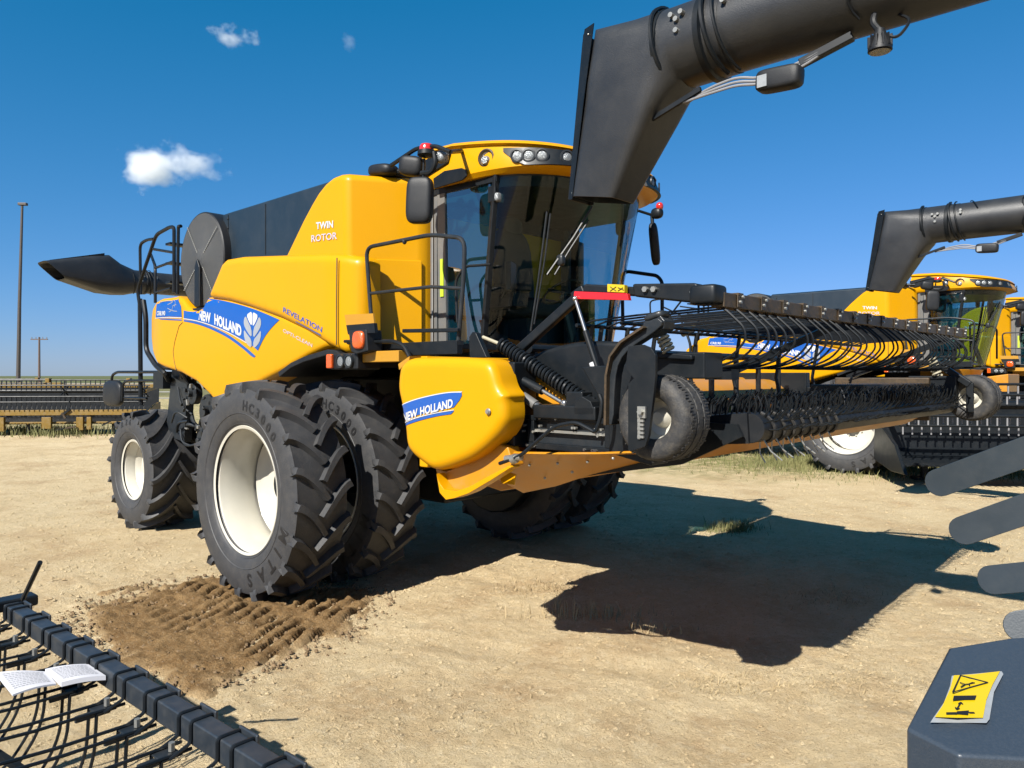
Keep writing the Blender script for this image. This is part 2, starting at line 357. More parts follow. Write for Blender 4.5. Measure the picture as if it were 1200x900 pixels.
# ------------------------------------------------------------------ ground
def ground_mat(name, churned=False):
    m = bpy.data.materials.new(name); m.use_nodes = True; t = m.node_tree; N = t.nodes; L = t.links; b = N['Principled BSDF']
    b.inputs['Roughness'].default_value = .95; b.inputs['Specular IOR Level'].default_value = .1
    tc = N.new('ShaderNodeTexCoord')
    def noise(s, d=8, r=.6):
        n = N.new('ShaderNodeTexNoise'); n.inputs['Scale'].default_value = s; n.inputs['Detail'].default_value = d; n.inputs['Roughness'].default_value = r
        L.new(tc.outputs['Object'], n.inputs['Vector']); return n.outputs['Fac']
    def ramp(src, a, bb, ca=0, cb=1):
        r = N.new('ShaderNodeMapRange'); r.inputs['From Min'].default_value = a; r.inputs['From Max'].default_value = bb
        r.inputs['To Min'].default_value = ca; r.inputs['To Max'].default_value = cb; L.new(src, r.inputs['Value']); return r.outputs[0]
    def mix(f, A, B):
        x = N.new('ShaderNodeMix'); x.data_type = 'RGBA'
        for k, v in (('Factor', f), ('A', A), ('B', B)):
            if isinstance(v, tuple): x.inputs[k].default_value = (*v, 1)
            elif isinstance(v, float): x.inputs[k].default_value = v
            else: L.new(v, x.inputs[k])
        return x.outputs['Result']
    if churned:
        c = mix(ramp(noise(7), .35, .7), (0.160, 0.092, 0.038), (0.293, 0.185, 0.083))
        c = mix(ramp(noise(45, 4), .5, .75), c, (0.280, 0.197, 0.106))
        tc2 = N.new('ShaderNodeAttribute'); tc2.attribute_name = 'edge'
        c = mix(tc2.outputs['Fac'], (0.560, 0.414, 0.231), c)
    else:
        c = mix(ramp(noise(.35), .35, .65), (0.549, 0.427, 0.250), (0.617, 0.495, 0.303))
        c = mix(ramp(noise(.9, 7, .65), .5, .62), c, (0.464, 0.339, 0.192)); c = mix(ramp(noise(2.6), .45, .75), c, (0.521, 0.392, 0.222))
        c = mix(ramp(noise(14, 10, .7), .5, .8), c, (0.652, 0.550, 0.372))
        c = mix(ramp(noise(60, 4, .7), .56, .68), c, (0.343, 0.247, 0.129)); c = mix(ramp(noise(28, 6, .8), .62, .72), c, (0.384, 0.282, 0.148))
        # straw fibres
        mp = N.new('ShaderNodeMapping'); mp.inputs['Scale'].default_value = (40, 7, 1); mp.inputs['Rotation'].default_value = (0, 0, .7)
        L.new(tc.outputs['Object'], mp.inputs['Vector']); n = N.new('ShaderNodeTexNoise'); n.inputs['Scale'].default_value = 3; n.inputs['Detail'].default_value = 3; n.inputs['Distortion'].default_value = 2
        L.new(mp.outputs[0], n.inputs['Vector']); fib = ramp(n.outputs['Fac'], .62, .7)
        patch = ramp(noise(.8, 5), .5, .62); mu = N.new('ShaderNodeMath'); mu.operation = 'MULTIPLY'; L.new(fib, mu.inputs[0]); L.new(patch, mu.inputs[1])
        c = mix(mu.outputs[0], c, (0.617, 0.515, 0.303))
        # distance: yard fades into weedy ground and pasture
        sx = N.new('ShaderNodeSeparateXYZ'); L.new(tc.outputs['Object'], sx.inputs[0])
        # coordinate along the camera-far direction (a place coordinate: north-west of the yard)
        a1 = N.new('ShaderNodeMath'); a1.operation = 'MULTIPLY_ADD'; a1.inputs[1].default_value = -.676; a1.inputs[2].default_value = 8.2; L.new(sx.outputs['X'], a1.inputs[0])
        a2 = N.new('ShaderNodeMath'); a2.operation = 'MULTIPLY_ADD'; a2.inputs[1].default_value = .737; L.new(sx.outputs['Y'], a2.inputs[0]); L.new(a1.outputs[0], a2.inputs[2])
        ad = N.new('ShaderNodeMath'); ad.operation = 'MULTIPLY_ADD'; ad.inputs[1].default_value = 5; L.new(noise(.25, 6, .7), ad.inputs[0]); L.new(a2.outputs[0], ad.inputs[2])
        yl = ramp(sx.outputs['Y'], 5.5, 8); dl = ramp(a2.outputs[0], 26, 28); mxm = N.new('ShaderNodeMath'); mxm.operation = 'MAXIMUM'; L.new(yl, mxm.inputs[0]); L.new(dl, mxm.inputs[1]); w0 = ramp(ad.outputs[0], 15.8, 18.2); wmm = N.new('ShaderNodeMath'); wmm.operation = 'MULTIPLY'; L.new(w0, wmm.inputs[0]); L.new(mxm.outputs[0], wmm.inputs[1]); weeds = wmm.outputs[0]; green = mix(ramp(noise(1.8), .4, .65), (0.288, 0.247, 0.121), (0.144, 0.162, 0.048))
        wm = N.new('ShaderNodeMath'); wm.operation = 'MULTIPLY'; L.new(weeds, wm.inputs[0]); L.new(ramp(noise(3.5, 8, .7), .38, .56), wm.inputs[1])
        c = mix(wm.outputs[0], c, green)
        far = ramp(a2.outputs[0], 60, 75); c = mix(far, c, (0.137, 0.131, 0.062))
        r1 = ramp(a2.outputs[0], 110, 120); c = mix(r1, c, (0.246, 0.213, 0.162)); r2 = ramp(a2.outputs[0], 190, 200); c = mix(r2, c, (0.089, 0.099, 0.043))
    L.new(c, b.inputs['Base Color'])
    vo = N.new('ShaderNodeTexVoronoi'); vo.inputs['Scale'].default_value = 30; vo.feature = 'F1'
    di = N.new('ShaderNodeVectorMath'); di.operation = 'ADD'; nn = N.new('ShaderNodeTexNoise'); nn.inputs['Scale'].default_value = 12; L.new(tc.outputs['Object'], nn.inputs['Vector'])
    L.new(tc.outputs['Object'], di.inputs[0]); L.new(nn.outputs['Color'], di.inputs[1]); L.new(di.outputs[0], vo.inputs['Vector'])
    def bump(src, dist, st, prev=None):
        u = N.new('ShaderNodeBump'); u.inputs['Distance'].default_value = dist; u.inputs['Strength'].default_value = st; L.new(src, u.inputs['Height'])
        if prev: L.new(prev, u.inputs['Normal'])
        return u.outputs[0]
    n0 = bump(noise(1.4, 6, .6), .16, .5); n1 = bump(noise(5, 10, .65), .06, .8 if not churned else .6, n0); n2 = bump(vo.outputs['Distance'], .022, .5, n1); n3 = bump(noise(75, 6, .75), .022, 1.0, n2)
    L.new(n3, b.inputs['Normal'])
    return m
gm = ground_mat('dirt_yard')
from mathutils import noise as mn
def gh(x, y):
    b = .012*math.sin(x*1.3+.5)*math.cos(y*1.1)+.008*math.sin(x*3.7+y*2.9)
    if -2 < x < 7 and -5.5 < y < 4: b += .016*mn.noise(Vector((x*1.6, y*1.6, 5)))+.010*mn.noise(Vector((x*4.5, y*4.5, 9)))+.008*mn.noise(Vector((x*12, y*12, 2)))+.007*mn.noise(Vector((x*25, y*25, 2)))
    if -2 < x < 7 and -5.5 < y < 4:
        for yy, k, dd in ((-3.55, .02, .014), (-.35, -.05, .012), (-2.7, .42, .012), (1.1, .35, .014), (-4.6, .30, .012)):
            q = abs(y-yy-k*x+.08*mn.noise(Vector((x*.9, yy, 0)))); b += -dd*math.exp(-(q/.13)**2)*(.6+.6*mn.noise(Vector((x*1.1, y, yy))))+.5*dd*math.exp(-((q-.24)/.07)**2)
    return b
g = MB()
xs = sorted(set([-3000, -1000, -300, -100, -50, -25]+list(np.arange(-14, -1, .25))+list(np.arange(-1, 6.5, .027))+list(np.arange(6.5, 12, .25))+[20, 50, 200, 1000, 3000]))
ys = sorted(set([-3000, -500, -60, -15]+list(np.arange(-7, -4.6, .25))+list(np.arange(-4.6, 3, .027))+list(np.arange(3, 22, .25))+[30, 60, 150, 400, 1200, 3000]))
nx, ny = len(xs), len(ys)
def hz(x, y):
    if abs(x) > 13 or y < -6.5 or y > 21: return 0
    return gh(x, y)
g.add([(x, y, hz(x, y)) for x in xs for y in ys], [(i*ny+j, (i+1)*ny+j, (i+1)*ny+j+1, i*ny+j+1) for i in range(nx-1) for j in range(ny-1)])
tag(g.build('ground', gm, flip=False), kind='structure')
# churned soil with tyre prints
from mathutils import noise as mn
mo = chaikin([(p.x, p.y) for p in (px(a, b, Z=0) for a, b in [(62, 722), (150, 688), (270, 672), (400, 682), (470, 694), (452, 722), (395, 758), (300, 795), (235, 818), (150, 806), (90, 765)])], 2)
A = np.array(mo); step = .016
X0, X1, Y0, Y1 = A[:, 0].min()-.3, A[:, 0].max()+.3, A[:, 1].min()-.3, A[:, 1].max()+.3
gx = np.arange(X0, X1, step); gy = np.arange(Y0, Y1, step); pts = [(x, y) for x in gx for y in gy]
ins = inside(pts, mo); ed = edge_dist(pts, mo)
vs = []; att = []
for (x, y), k, d in zip(pts, ins, ed):
    d = d if k else -d
    d += (mn.noise(Vector((x*2.2, y*2.2, 3)))*.36+mn.noise(Vector((x*9, y*9, 1)))*.10)
    e = max(0, min(1, d/.28)); e = e*e*(3-2*e)
    h = .012+.022*mn.fractal(Vector((x*6, y*6, 0)), 1, 2, 6)+.012*abs(mn.noise(Vector((x*22, y*22, 7))))+.008*mn.noise(Vector((x*48, y*48, 2)))
    # lug prints: two bands of slanting grooves running along the wheel track
    for yc, sgn in ((-2.65, 1), (-1.75, 1)):
        q = (y-yc)
        if abs(q) < .42:
            ph = (x*1.0+sgn*q*.55)/.155; s_ = (ph % 1); gr = max(0, 1-abs(s_-.5)/.24)
            msk = min(1, max(0, (.42-abs(q))/.12))*max(0, min(1, .55+mn.noise(Vector((x*1.2, y*1.2, 11)))*2.2))
            h -= .085*(1 if gr > .4 else gr/.4)*msk*max(0, min(1, .95+1.3*mn.noise(Vector((x*4, y*4, 21))))); h += .022*msk
    vs.append((x, y, gh(x, y)-.02*(1-e)+(h+.012)*e if d > -.02 else gh(x, y)-.03)); att.append(e)
nyy = len(gy); keep = set(i for i, (k, d) in enumerate(zip(ins, ed)) if k or d < .45)
fs = [(i*nyy+j, (i+1)*nyy+j, (i+1)*nyy+j+1, i*nyy+j+1) for i in range(len(gx)-1) for j in range(nyy-1)]
fs = [f for f in fs if all(q in keep for q in f)]
used = sorted({q for f in fs for q in f}); mp = {q: i for i, q in enumerate(used)}
me = bpy.data.meshes.new('churned_soil'); me.from_pydata([vs[q] for q in used], [], [tuple(mp[q] for q in f) for f in fs])
at = me.attributes.new('edge', 'FLOAT', 'POINT'); at.data.foreach_set('value', [att[q] for q in used])
for p in me.polygons: p.use_smooth = True
me.materials.append(ground_mat('churned_dirt', True)); tag(link(bpy.data.objects.new('churned_soil', me)), kind='structure')
# dirt clods and pebbles, weeds: nobody could count them
def scatter_stones():
    mb = MB(); rnd = random.Random(3)
    def stone(x, y, s):
        k = 6; vs = [(x+math.cos(a)*s*rnd.uniform(.7, 1.2), y+math.sin(a)*s*rnd.uniform(.7, 1.2), gh(x, y)+s*.1) for a in [2*PI*i/k for i in range(k)]]
        vs.append((x+rnd.uniform(-.3, .3)*s, y+rnd.uniform(-.3, .3)*s, gh(x, y)+s*rnd.uniform(.5, .9)))
        mb.add(vs, [(i, (i+1) % k, k) for i in range(k)])
    for _ in range(9000):
        t = rnd.uniform(1.5, 13)**1.0; p = px(rnd.uniform(-30, 1230), 440+870*CH/t, Z=0)
        stone(p.x, p.y, rnd.choice([.005, .007, .009, .012, .016])*min(1.6, .6+t/8))
    return tag(mb.build('clods', gm, smooth=20), kind='stuff', label='small dirt clods scattered over the yard', cat='clods')
scatter_stones()
def soil_clods():
    mb = MB(); rnd = random.Random(13); P_ = []
    cand = [(rnd.uniform(X0-.1, X1+.1), rnd.uniform(Y0-.1, Y1+.1)) for _ in range(9000)]; ii = inside(cand, mo); dd = edge_dist(cand, mo)
    for (x, y), k, d in zip(cand, ii, dd):
        pr_ = .55 if k else math.exp(-d/.07)*.35
        if rnd.random() > pr_: continue
        s = rnd.choice([.005, .007, .009, .012, .017]) * (1 if k else .7); kk = 6
        z0 = gh(x, y)+(.012 if k else 0)
        ring = [(x+math.cos(a)*s*rnd.uniform(.7, 1.25), y+math.sin(a)*s*rnd.uniform(.7, 1.25), z0) for a in [2*PI*i/kk for i in range(kk)]]
        top_ = [(x+(p[0]-x)*.6, y+(p[1]-y)*.6, z0+s*rnd.uniform(.6, 1.1)) for p in ring]
        mb.add(ring+top_, [(i, (i+1) % kk, kk+(i+1) % kk, kk+i) for i in range(kk)]+[tuple(range(kk, 2*kk))])
    m_ = M['soil'] = mat('moist_soil', (.27, .185, .105), .95, var=.5, scale=30, spec=.1)
    return tag(mb.build('soil_clods', m_, smooth=10), kind='stuff', label='crumbled moist brown clods around the tyre prints', cat='clods')
soil_clods()
def blades(mb, x, y, h, rnd, wd=.004, lean=.5, z=None):
    a = rnd.uniform(0, 2*PI); l = rnd.uniform(0, lean)*h; b = rnd.uniform(0, PI); w_ = wd*rnd.uniform(.7, 1.3); z0 = (gh(x, y) if abs(x) < 13 and -6.5 < y < 21 else 0)-.01
    dx, dy = math.cos(b)*w_, math.sin(b)*w_; lx, ly = math.cos(a)*l, math.sin(a)*l
    mb.add([(x-dx, y-dy, z0), (x+dx, y+dy, z0), (x+lx*.35+dx*.7, y+ly*.35+dy*.7, z0+h*.6), (x+lx*.35-dx*.7, y+ly*.35-dy*.7, z0+h*.6), (x+lx, y+ly, z0+h)], [(0, 1, 2, 3), (3, 2, 4)])
def patch(name, m, areas, label, seed, wd=.004):
    mb = MB(); rnd = random.Random(seed)
    for (cx, cy, rx, ry, n, h0, h1, lean, w_) in areas:
        for _ in range(n):
            p = px(rnd.gauss(cx, rx), rnd.gauss(cy, ry), Z=0); blades(mb, p.x, p.y, rnd.uniform(h0, h1), rnd, w_, lean)
    return tag(mb.build(name, m, flip=False), label=label, cat='grass', kind='stuff')
patch('dry_stalks', M['straw'], [(690, 722, 34, 4, 150, .05, .17, .5, .004), (770, 735, 25, 4, 60, .03, .1, .6, .004), (850, 800, 28, 9, 260, .02, .06, 2.2, .0025), (1060, 745, 40, 25, 150, .01, .03, 3, .002),
     (620, 690, 30, 6, 60, .01, .05, 1.5, .0025), (960, 830, 60, 18, 220, .008, .025, 4, .002), (500, 880, 90, 12, 200, .008, .02, 4, .002), (1010, 800, 60, 12, 500, .015, .04, 3, .003), (560, 850, 60, 14, 350, .01, .03, 3, .003), (980, 700, 30, 8, 250, .015, .05, 2, .003), (160, 560, 50, 8, 350, .015, .05, 2.5, .005), (420, 850, 40, 12, 200, .01, .03, 3, .003), (640, 690, 25, 5, 160, .02, .07, 1.5, .004), (1150, 640, 30, 12, 300, .02, .06, 2, .004), (900, 770, 120, 50, 900, .008, .022, 4, .002), (300, 850, 150, 30, 500, .008, .02, 4, .002), (500, 760, 120, 40, 500, .008, .02, 4, .002), (120, 600, 90, 30, 500, .01, .03, 4, .003), (700, 870, 150, 20, 500, .006, .018, 4, .0018), (1040, 690, 60, 30, 200, .008, .03, 3, .002)],
     'thin dry straw stalks scattered over the dirt', 5)
patch('green_tuft', M['grass'], [(862, 620, 13, 2.5, 420, .05, .16, .8, .004), (835, 623, 9, 2, 160, .02, .07, 1.2, .004)], 'green tuft of grass at the shadow edge behind the header', 6)
patch('weedy_grass', M['grass'], [(930, 543, 42, 5, 2600, .06, .20, .6, .007), (1100, 550, 60, 5, 2200, .06, .2, .6, .007), (1000, 552, 70, 6, 1500, .03, .1, 1, .007), (60, 508, 40, 2.5, 1200, .1, .35, .6, .012),
     (1190, 556, 30, 4, 600, .05, .15, .6, .007), (20, 505, 60, 3, 600, .1, .3, .6, .012), (880, 540, 40, 6, 700, .05, .14, .6, .007)], 'pale green weeds growing under the parked machines', 8)
# ------------------------------------------------------------------ wheels
def tyre_profile(Ro, rr, wd):
    h = wd/2
    return [(rr-.01, -h*.70), (rr+.02, -h*.84), (rr+(Ro-rr)*.16, -h*.93), (rr+(Ro-rr)*.36, -h*.985), (rr+(Ro-rr)*.55, -h*.985), (rr+(Ro-rr)*.72, -h*.955), (rr+(Ro-rr)*.82, -h*.90), (Ro-.075, -h*.78),
            (Ro-.065, -h*.4), (Ro-.06, 0)]
def prof_y(prof, r_):
    q = sorted((a, b) for a, b in prof[:8])
    return float(np.interp(r_, [a for a, b in q], [b for a, b in q]))
def make_tyre(name, Ro, rr, wd, N_, sweep, sgn, parent, c, words=()):
    prof = tyre_profile(Ro, rr, wd); full = prof+[(a, -b) for a, b in reversed(prof[:-1])]
    mb = MB(); mb.lathe(full, n=96)
    # rim guard ridge rings
    for r_ in (rr+.035, rr+(Ro-rr)*.30): 
        y = prof_y(prof, r_); mb.lathe([(r_-.008, y+.003), (r_, y-.005), (r_+.008, y+.003)], n=96)
    h = wd/2; crown = lambda y: .018*(abs(y)/h)**2
    for side in (-1, 1):
        for k in range(N_):
            a0 = 2*PI*(k+(.5 if side > 0 else 0))/N_
            st = []
            for t in np.linspace(0, 1, 8):
                y = side*(-.018+t*(h+.012)); ph = sgn*sweep*(1-(1-t)**1.55)
                st.append((ph, y, Ro-crown(y), (.019+.010*t)*(Ro/.97), (.026+.016*t)*(Ro/.97)))   # top halfwidth, base halfwidth
            st.append((st[-1][0]+sgn*.012, side*(h*1.0), Ro-.062, .030, .04))
            st.append((st[-1][0]+sgn*.010, side*(h*.985), Ro-.105, .024, .034))
            vs = []; n = len(st)
            for i, (ph, y, rt, wt, wb) in enumerate(st):
                # direction across the bar, on the cylinder
                a = a0+ph
                dph = (st[min(i+1, n-1)][0]-st[max(i-1, 0)][0])*Ro; dy = abs(st[min(i+1, n-1)][1]-st[max(i-1, 0)][1])+1e-4
                q = math.hypot(dph, dy); ca, cy_ = dy/q, -dph/q*side
                if i >= 8: ca, cy_ = 1, 0
                rb = rt-.085 if i < 8 else rt-.03
                yb = y if i < 8 else side*(abs(y)-.03)
                for (rad, wv, yy) in ((rt, wt, y), (rb, wb, yb)):
                    for s_ in (-1, 1):
                        aa = a+s_*wv*ca/Ro; y2 = yy+s_*wv*cy_
                        vs.append((rad*math.cos(aa), y2, rad*math.sin(aa)))
            fs = []
            for i in range(n-1):
                o = i*4; p = o+4
                fs += [(o, o+1, p+1, p), (o+1, o+3, p+3, p+1), (o+2, o, p, p+2)]
            fs += [(0, 2, 3, 1), (n*4-4, n*4-3, n*4-1, n*4-2)]
            mb.add(vs, fs)
    mb.v = [(a+c[0], b+c[1], d+c[2]) for a, b, d in mb.v]
    t = mb.build(name, M['rubber'], parent, smooth=42)
    for txt, angs, r_, hgt in words:
        lb = MB()
        for ch, ang in zip(txt, angs):
            v, f = textmesh(ch, 1, .03); x0 = min(a for a, _ in v); x1 = max(a for a, _ in v); y1 = max(b for _, b in v); A_ = R(90-ang)
            er = Vector((math.cos(A_), 0, math.sin(A_))); et = Vector((math.sin(A_), 0, -math.cos(A_))); out = []
            for a, b in v:
                p = er*(r_+b/y1*hgt-hgt/2)+et*((a-(x0+x1)/2)/y1*hgt*1.05)
                q = math.hypot(p.x, p.z); out.append((p.x+c[0], prof_y(prof, q)-.004+c[1], p.z+c[2]))
            lb.add(out, f)
        lb.build('tyre_lettering', M['ink'], t, flip=False)
    return t
def make_rim(name, rr, wd, parent, c, dish=.17, deep=True, m=None):
    h = wd/2*.82; hub = .16 if rr > .45 else .12
    mb = MB()
    mb.lathe([(rr-.012, -h), (rr+.012, -h-.008), (rr+.02, -h+.004), (rr+.006, -h+.02), (rr-.02, -h+.035), (rr-.04, -h+.09), (rr-.055, -h+.16), (rr-.06, h*.2), (rr-.05, h*.5), (rr-.02, h), (rr+.012, h)], c=c, n=80)
    yb = -h+dish
    mb.lathe([(rr-.056, yb-.02), (rr-.085, yb+.012), (rr*.72, yb+.045), (rr*.56, yb+.05), (rr*.50, yb+.07), (rr*.3, yb+.075), (hub, yb+.07), (hub-.01, yb+.03), (0.001, yb+.025)], c=c, n=80)
    o = mb.build(name, m or M['cream'], parent, smooth=40)
    b = MB(); nb = 10
    for k in range(nb):
        a = 2*PI*k/nb; q = rr*.40; p = (c[0]+q*math.cos(a), c[1]+yb+.075, c[2]+q*math.sin(a)); b.cyl(p, (p[0], p[1]-.035, p[2]), .016, n=6)
    b.cyl((c[0], c[1]+yb+.03, c[2]), (c[0], c[1]+yb-.03, c[2]), hub*.55, hub*.5)
    b.build('wheel_bolts', M['cream'] if not m else M['zinc'], o)
    return o
def make_wheel(root, c, Ro, rr, wd, N_, sweep, sgn, dish, words=(), name='front_wheel'):
    e = empty(name, c); e.parent = root
    make_tyre('tyre', Ro, rr, wd, N_, sweep, sgn, e, (0, 0, 0), words); make_rim('rim', rr, wd, e, (0, 0, 0), dish)
    return e
# ------------------------------------------------------------------ the combine harvester
CB = empty('combine_harvester', (0, 0, 0))
tag(CB, 'large yellow combine harvester with dual front tyres and tall cab, nearest to the viewer', 'combine', 'yellow combine harvesters parked in a row')
Y_, K_, KP = M['yellow'], M['black'], M['blackp']
FR = .555
w1 = make_wheel(CB, (0, -2.05, .96), .97, FR, .52, 20, .27, 1, .40, [('HC3000', [7, 15.5, 24, 32, 40, 48], .755, .085), ('MITAS', [112, 125, 137, 151, 167], .775, .11)])
w1['label'] = 'outer front wheel with black lettering on the sidewall'
w2 = copy_tree(w1, CB); w2.location = (0, -1.25, .96); w2['label'] = 'inner front wheel'
for y in (1.25, 2.05):
    w_ = copy_tree(w1, CB); w_.location = (0, y, .96); w_.rotation_euler = (0, 0, PI); w_['label'] = 'far side front wheel'
w3 = make_wheel(CB, (-3.92, -1.45, .755), .77, .375, .68, 16, .52, -1, .16, [('R26', [-22, -8, 3], .62, .075)], 'rear_wheel')
w4 = copy_tree(w3, CB); w4.location = (-3.92, 1.45, .755); w4.rotation_euler = (0, 0, PI)
# side panels
lower = [(168, 372), (172, 361), (180, 353), (190, 349), (207, 346.5), (213, 350), (218, 358), (224, 363), (230, 364), (237, 359), (243, 348), (267, 349), (288, 355), (310, 361), (327, 368), (352, 379), (383, 392),
         (386, 405), (375, 410), (360, 417), (333, 433), (305, 447), (275, 465), (250, 476), (242, 464), (228, 448), (210, 437), (192, 431), (181, 426), (173, 413), (168, 396)]
offL = lambda u, v: max(0, -3.0-u)**2*.25+max(0, 2.3-v)**2*.12
lowp = pxz(lower, -1.72)
pan = shell('side_panel', lowp, lambda u, v, q: (u, -1.72+q, v), Y_, CB, r=.05, skirt=.25, step=.045, off=offL)
pan['label'] = 'lower yellow side panel with blue decal'
shp = [(243, 349), (244, 342), (258, 308), (263, 303), (280, 300), (336, 298), (400, 297), (410, 299), (413, 305), (413, 402), (408, 412), (398, 414), (383, 405), (355, 387), (327, 373), (288, 359), (267, 353)]
shpz = pxz(shp, -1.76)
sh = shell('upper_side_panel', shpz, lambda u, v, q: (u, -1.76+q, v), Y_, CB, r=.075, skirt=.1, step=.045, off=lambda u, v: max(0, u-.45)**2*.6)
# far side
shell('side_panel', lowp, lambda u, v, q: (u, 1.72-q, v), Y_, CB, r=.05, skirt=.25, step=.12, off=offL)
shell('upper_side_panel', shpz, lambda u, v, q: (u, 1.76-q, v), Y_, CB, r=.075, skirt=.1, step=.12)
# panel seams
g = MB(); a = [px(x, y, Y=-1.765) for x, y in ((394, 302), (393.5, 350), (393.5, 404))]; g.tube([(p.x, -1.757, p.z) for p in a], .006, 6); g.build('panel_seam', M['rust'], sh)
g = MB(); a = [px(x, y, Y=-1.72) for x, y in ((214, 378), (210, 382), (205, 400), (203, 412), (204, 424), (206, 434))]
g.tube([(p.x, -1.72+offL(p.x, p.z)+.001, p.z) for p in a], .006, 6); g.build('panel_seam', M['rust'], pan)
# grain tank with slanted front corners
top = [(-.46, 3.12), (-.30, 3.28), (-.12, 3.46), (.02, 3.585), (.14, 3.68), (.26, 3.745), (.38, 3.78), (.50, 3.785)]
def section(y, fx): return [(a, y, b) for a, b in top]+[(fx, y, 3.76), (fx+.01, y, 3.10), (fx+.01, y, 2.12), (-.46, y, 2.12)]
g = MB(); g.loft([section(-1.62, .60), section(-1.06, .99), section(1.06, .99), section(1.62, .60)])
g.build('grain_tank', Y_, CB, bevel=.06, seg=4)
g = MB(); g.loft([[(a, y, b) for a, b in ((fx, 3.0), (fx+.03, 3.015), (fx+.03, 2.16), (fx, 2.14))] for y, fx in ((-1.60, .62), (-1.08, .98))]); g.build('front_corner_panel', Y_, CB, bevel=.012)
g = MB(); g.loft([[(-1.83, y, 3.15), (-1.83, y, z), (.42, y, z+.002), (.42, y, 3.15)] for y, z in ((-1.56, 3.76), (-1.5, 3.79), (1.5, 3.79), (1.56, 3.76))])
ext = g.build('tank_extension', M['cover'], CB, bevel=.012)
g = MB()
for x in (-1.70, -.9): g.bb(x-.006, x+.006, -1.566, -1.56, 3.22, 3.74)
for z in (3.3, 3.45, 3.6, 3.7): g.blob((-1.70, -1.568, z), (.012, .008, .012), nu=8, nv=6)
g.build('cover_seam', M['steel_dark'], ext)
g = MB(); g.box((-1.74, -1.58, 3.30), (.09, .05, .10)); g.tube([(-1.74, -1.6, 3.27), (-1.74, -1.62, 3.24)], .015, 8); g.build('latch', K_, ext, bevel=.006)
g = MB(); g.bb(.5, .8, -1.3, 1.3, 3.78, 3.83); g.build('tank_cap', K_, CB, bevel=.02)
# rotary air screen
g = MB(); g.lathe([(.001, -.025), (.10, -.022), (.12, -.012), (.525, 0), (.535, .008), (.535, .03), (.515, .035)], c=(-2.17, -1.65, 3.285), n=72)
scr = g.build('rotary_screen', M['screen'], CB, smooth=30)
g = MB()
for k in range(4):
    a = R(38+90*k); e1 = Vector((math.cos(a), 0, math.sin(a))); c = Vector((-2.17, -1.664, 3.285))
    for s_ in np.arange(.12, .52, .028): g.blob(c+e1*s_+Vector((0, -.002, 0)), (.007, .006, .007), nu=6, nv=4)
    g.bar(c+e1*.1, c+e1*.52, .005, .004, up=(0, 1, 0))
g.build('screen_rivets', M['zinc'], scr)
g = MB(); g.lathe([(.53, .03), (.545, .04), (.545, .48), (.40, .48)], c=(-2.17, -1.68, 3.285), n=64); g.bb(-2.7, -1.62, -1.25, 1.2, 2.7, 3.5); g.build('screen_drum', KP, CB, bevel=.01)
g = MB(); g.prism([(-2.23, 2.75), (-2.10, 2.75), (-2.105, 3.20), (-2.17, 3.30), (-2.225, 3.2)], -1.705, -1.682); g.bb(-2.32, -1.98, -1.69, -1.5, 2.6, 2.74); g.build('suction_arm', M['black'], CB, bevel=.012)
# core added inside the body to block light; hood and undercarriage
g = MB(); g.prism([(-3.75, 2.05), (-3.8, 2.7), (-2.75, 2.86), (-2.6, 2.66), (-1.9, 2.66), (-1.83, 3.18), (-.46, 3.1), (-.46, 2.12), (-1.4, 1.75), (-2.4, 2.0)], -1.50, 1.50); g.build('light_block_core', KP, CB, bevel=.03)
g = MB(); g.prism([(-4.05, 2.3), (-4.1, 2.6), (-3.7, 2.86), (-3.2, 2.95), (-2.8, 2.9), (-2.8, 2.6)], -1.35, 1.35); g.build('engine_hood', Y_, CB, bevel=.06, seg=3)
g = MB(); g.bb(-3.4, .8, -.62, .62, .72, 1.95); g.bb(.3, 1.5, -.75, .75, 1.2, 2.15); g.build('chassis', K_, CB, bevel=.03)
g = MB(); g.cyl((0, -1.9, .96), (0, 1.9, .96), .16); g.bb(-.25, .25, -.95, .95, .78, 1.2); g.cyl((0, -1.05, .96), (0, -.85, .96), .34); g.cyl((0, 1.0, .96), (0, .85, .96), .62)
g.build('front_axle', K_, CB, bevel=.02)
g = MB(); g.bb(-4.05, -3.8, -1.2, 1.2, .66, .86); g.cyl((-3.92, -1.5, .755), (-3.92, 1.5, .755), .09); g.bb(-4.1, -3.72, -.3, .3, .7, 1.5); g.build('rear_axle', K_, CB, bevel=.02)
# machinery glimpsed ahead of the rear wheel
g = MB(); rnd = random.Random(4)
g.prism([(-3.55, 1.2), (-3.35, 2.05), (-2.9, 2.05), (-3.0, 1.15)], -1.48, -1.38); g.build('frame_plate', M['steel_dark'], CB, bevel=.006)
for _ in range(26):
    a = Vector((rnd.uniform(-3.1, -1.9), rnd.uniform(-1.55, -1.25), rnd.uniform(1.1, 2.0))); b = a+Vector((rnd.uniform(-.5, .5), rnd.uniform(-.05, .05), rnd.uniform(-.35, .35))); m_ = (a+b)/2+Vector((0, -.05, rnd.uniform(-.15, .15)))
    g = MB(); g.tube(fillet([a, m_, b], .1), rnd.choice([.012, .018, .025]), 8); g.build('machine_hose', M['steel_dark'], CB)
for x, z, r_ in ((-2.35, 1.55, .2), (-2.0, 1.4, .14), (-2.75, 1.75, .13), (-2.5, 1.2, .12), (-1.7, 1.35, .2)): g = MB(); g.cyl((x, -1.5, z), (x, -1.42, z), r_); g.cyl((x, -1.55, z), (x, -1.5, z), r_*.3); g.build('drive_pulley', M['steel_dark'], CB, bevel=.006)
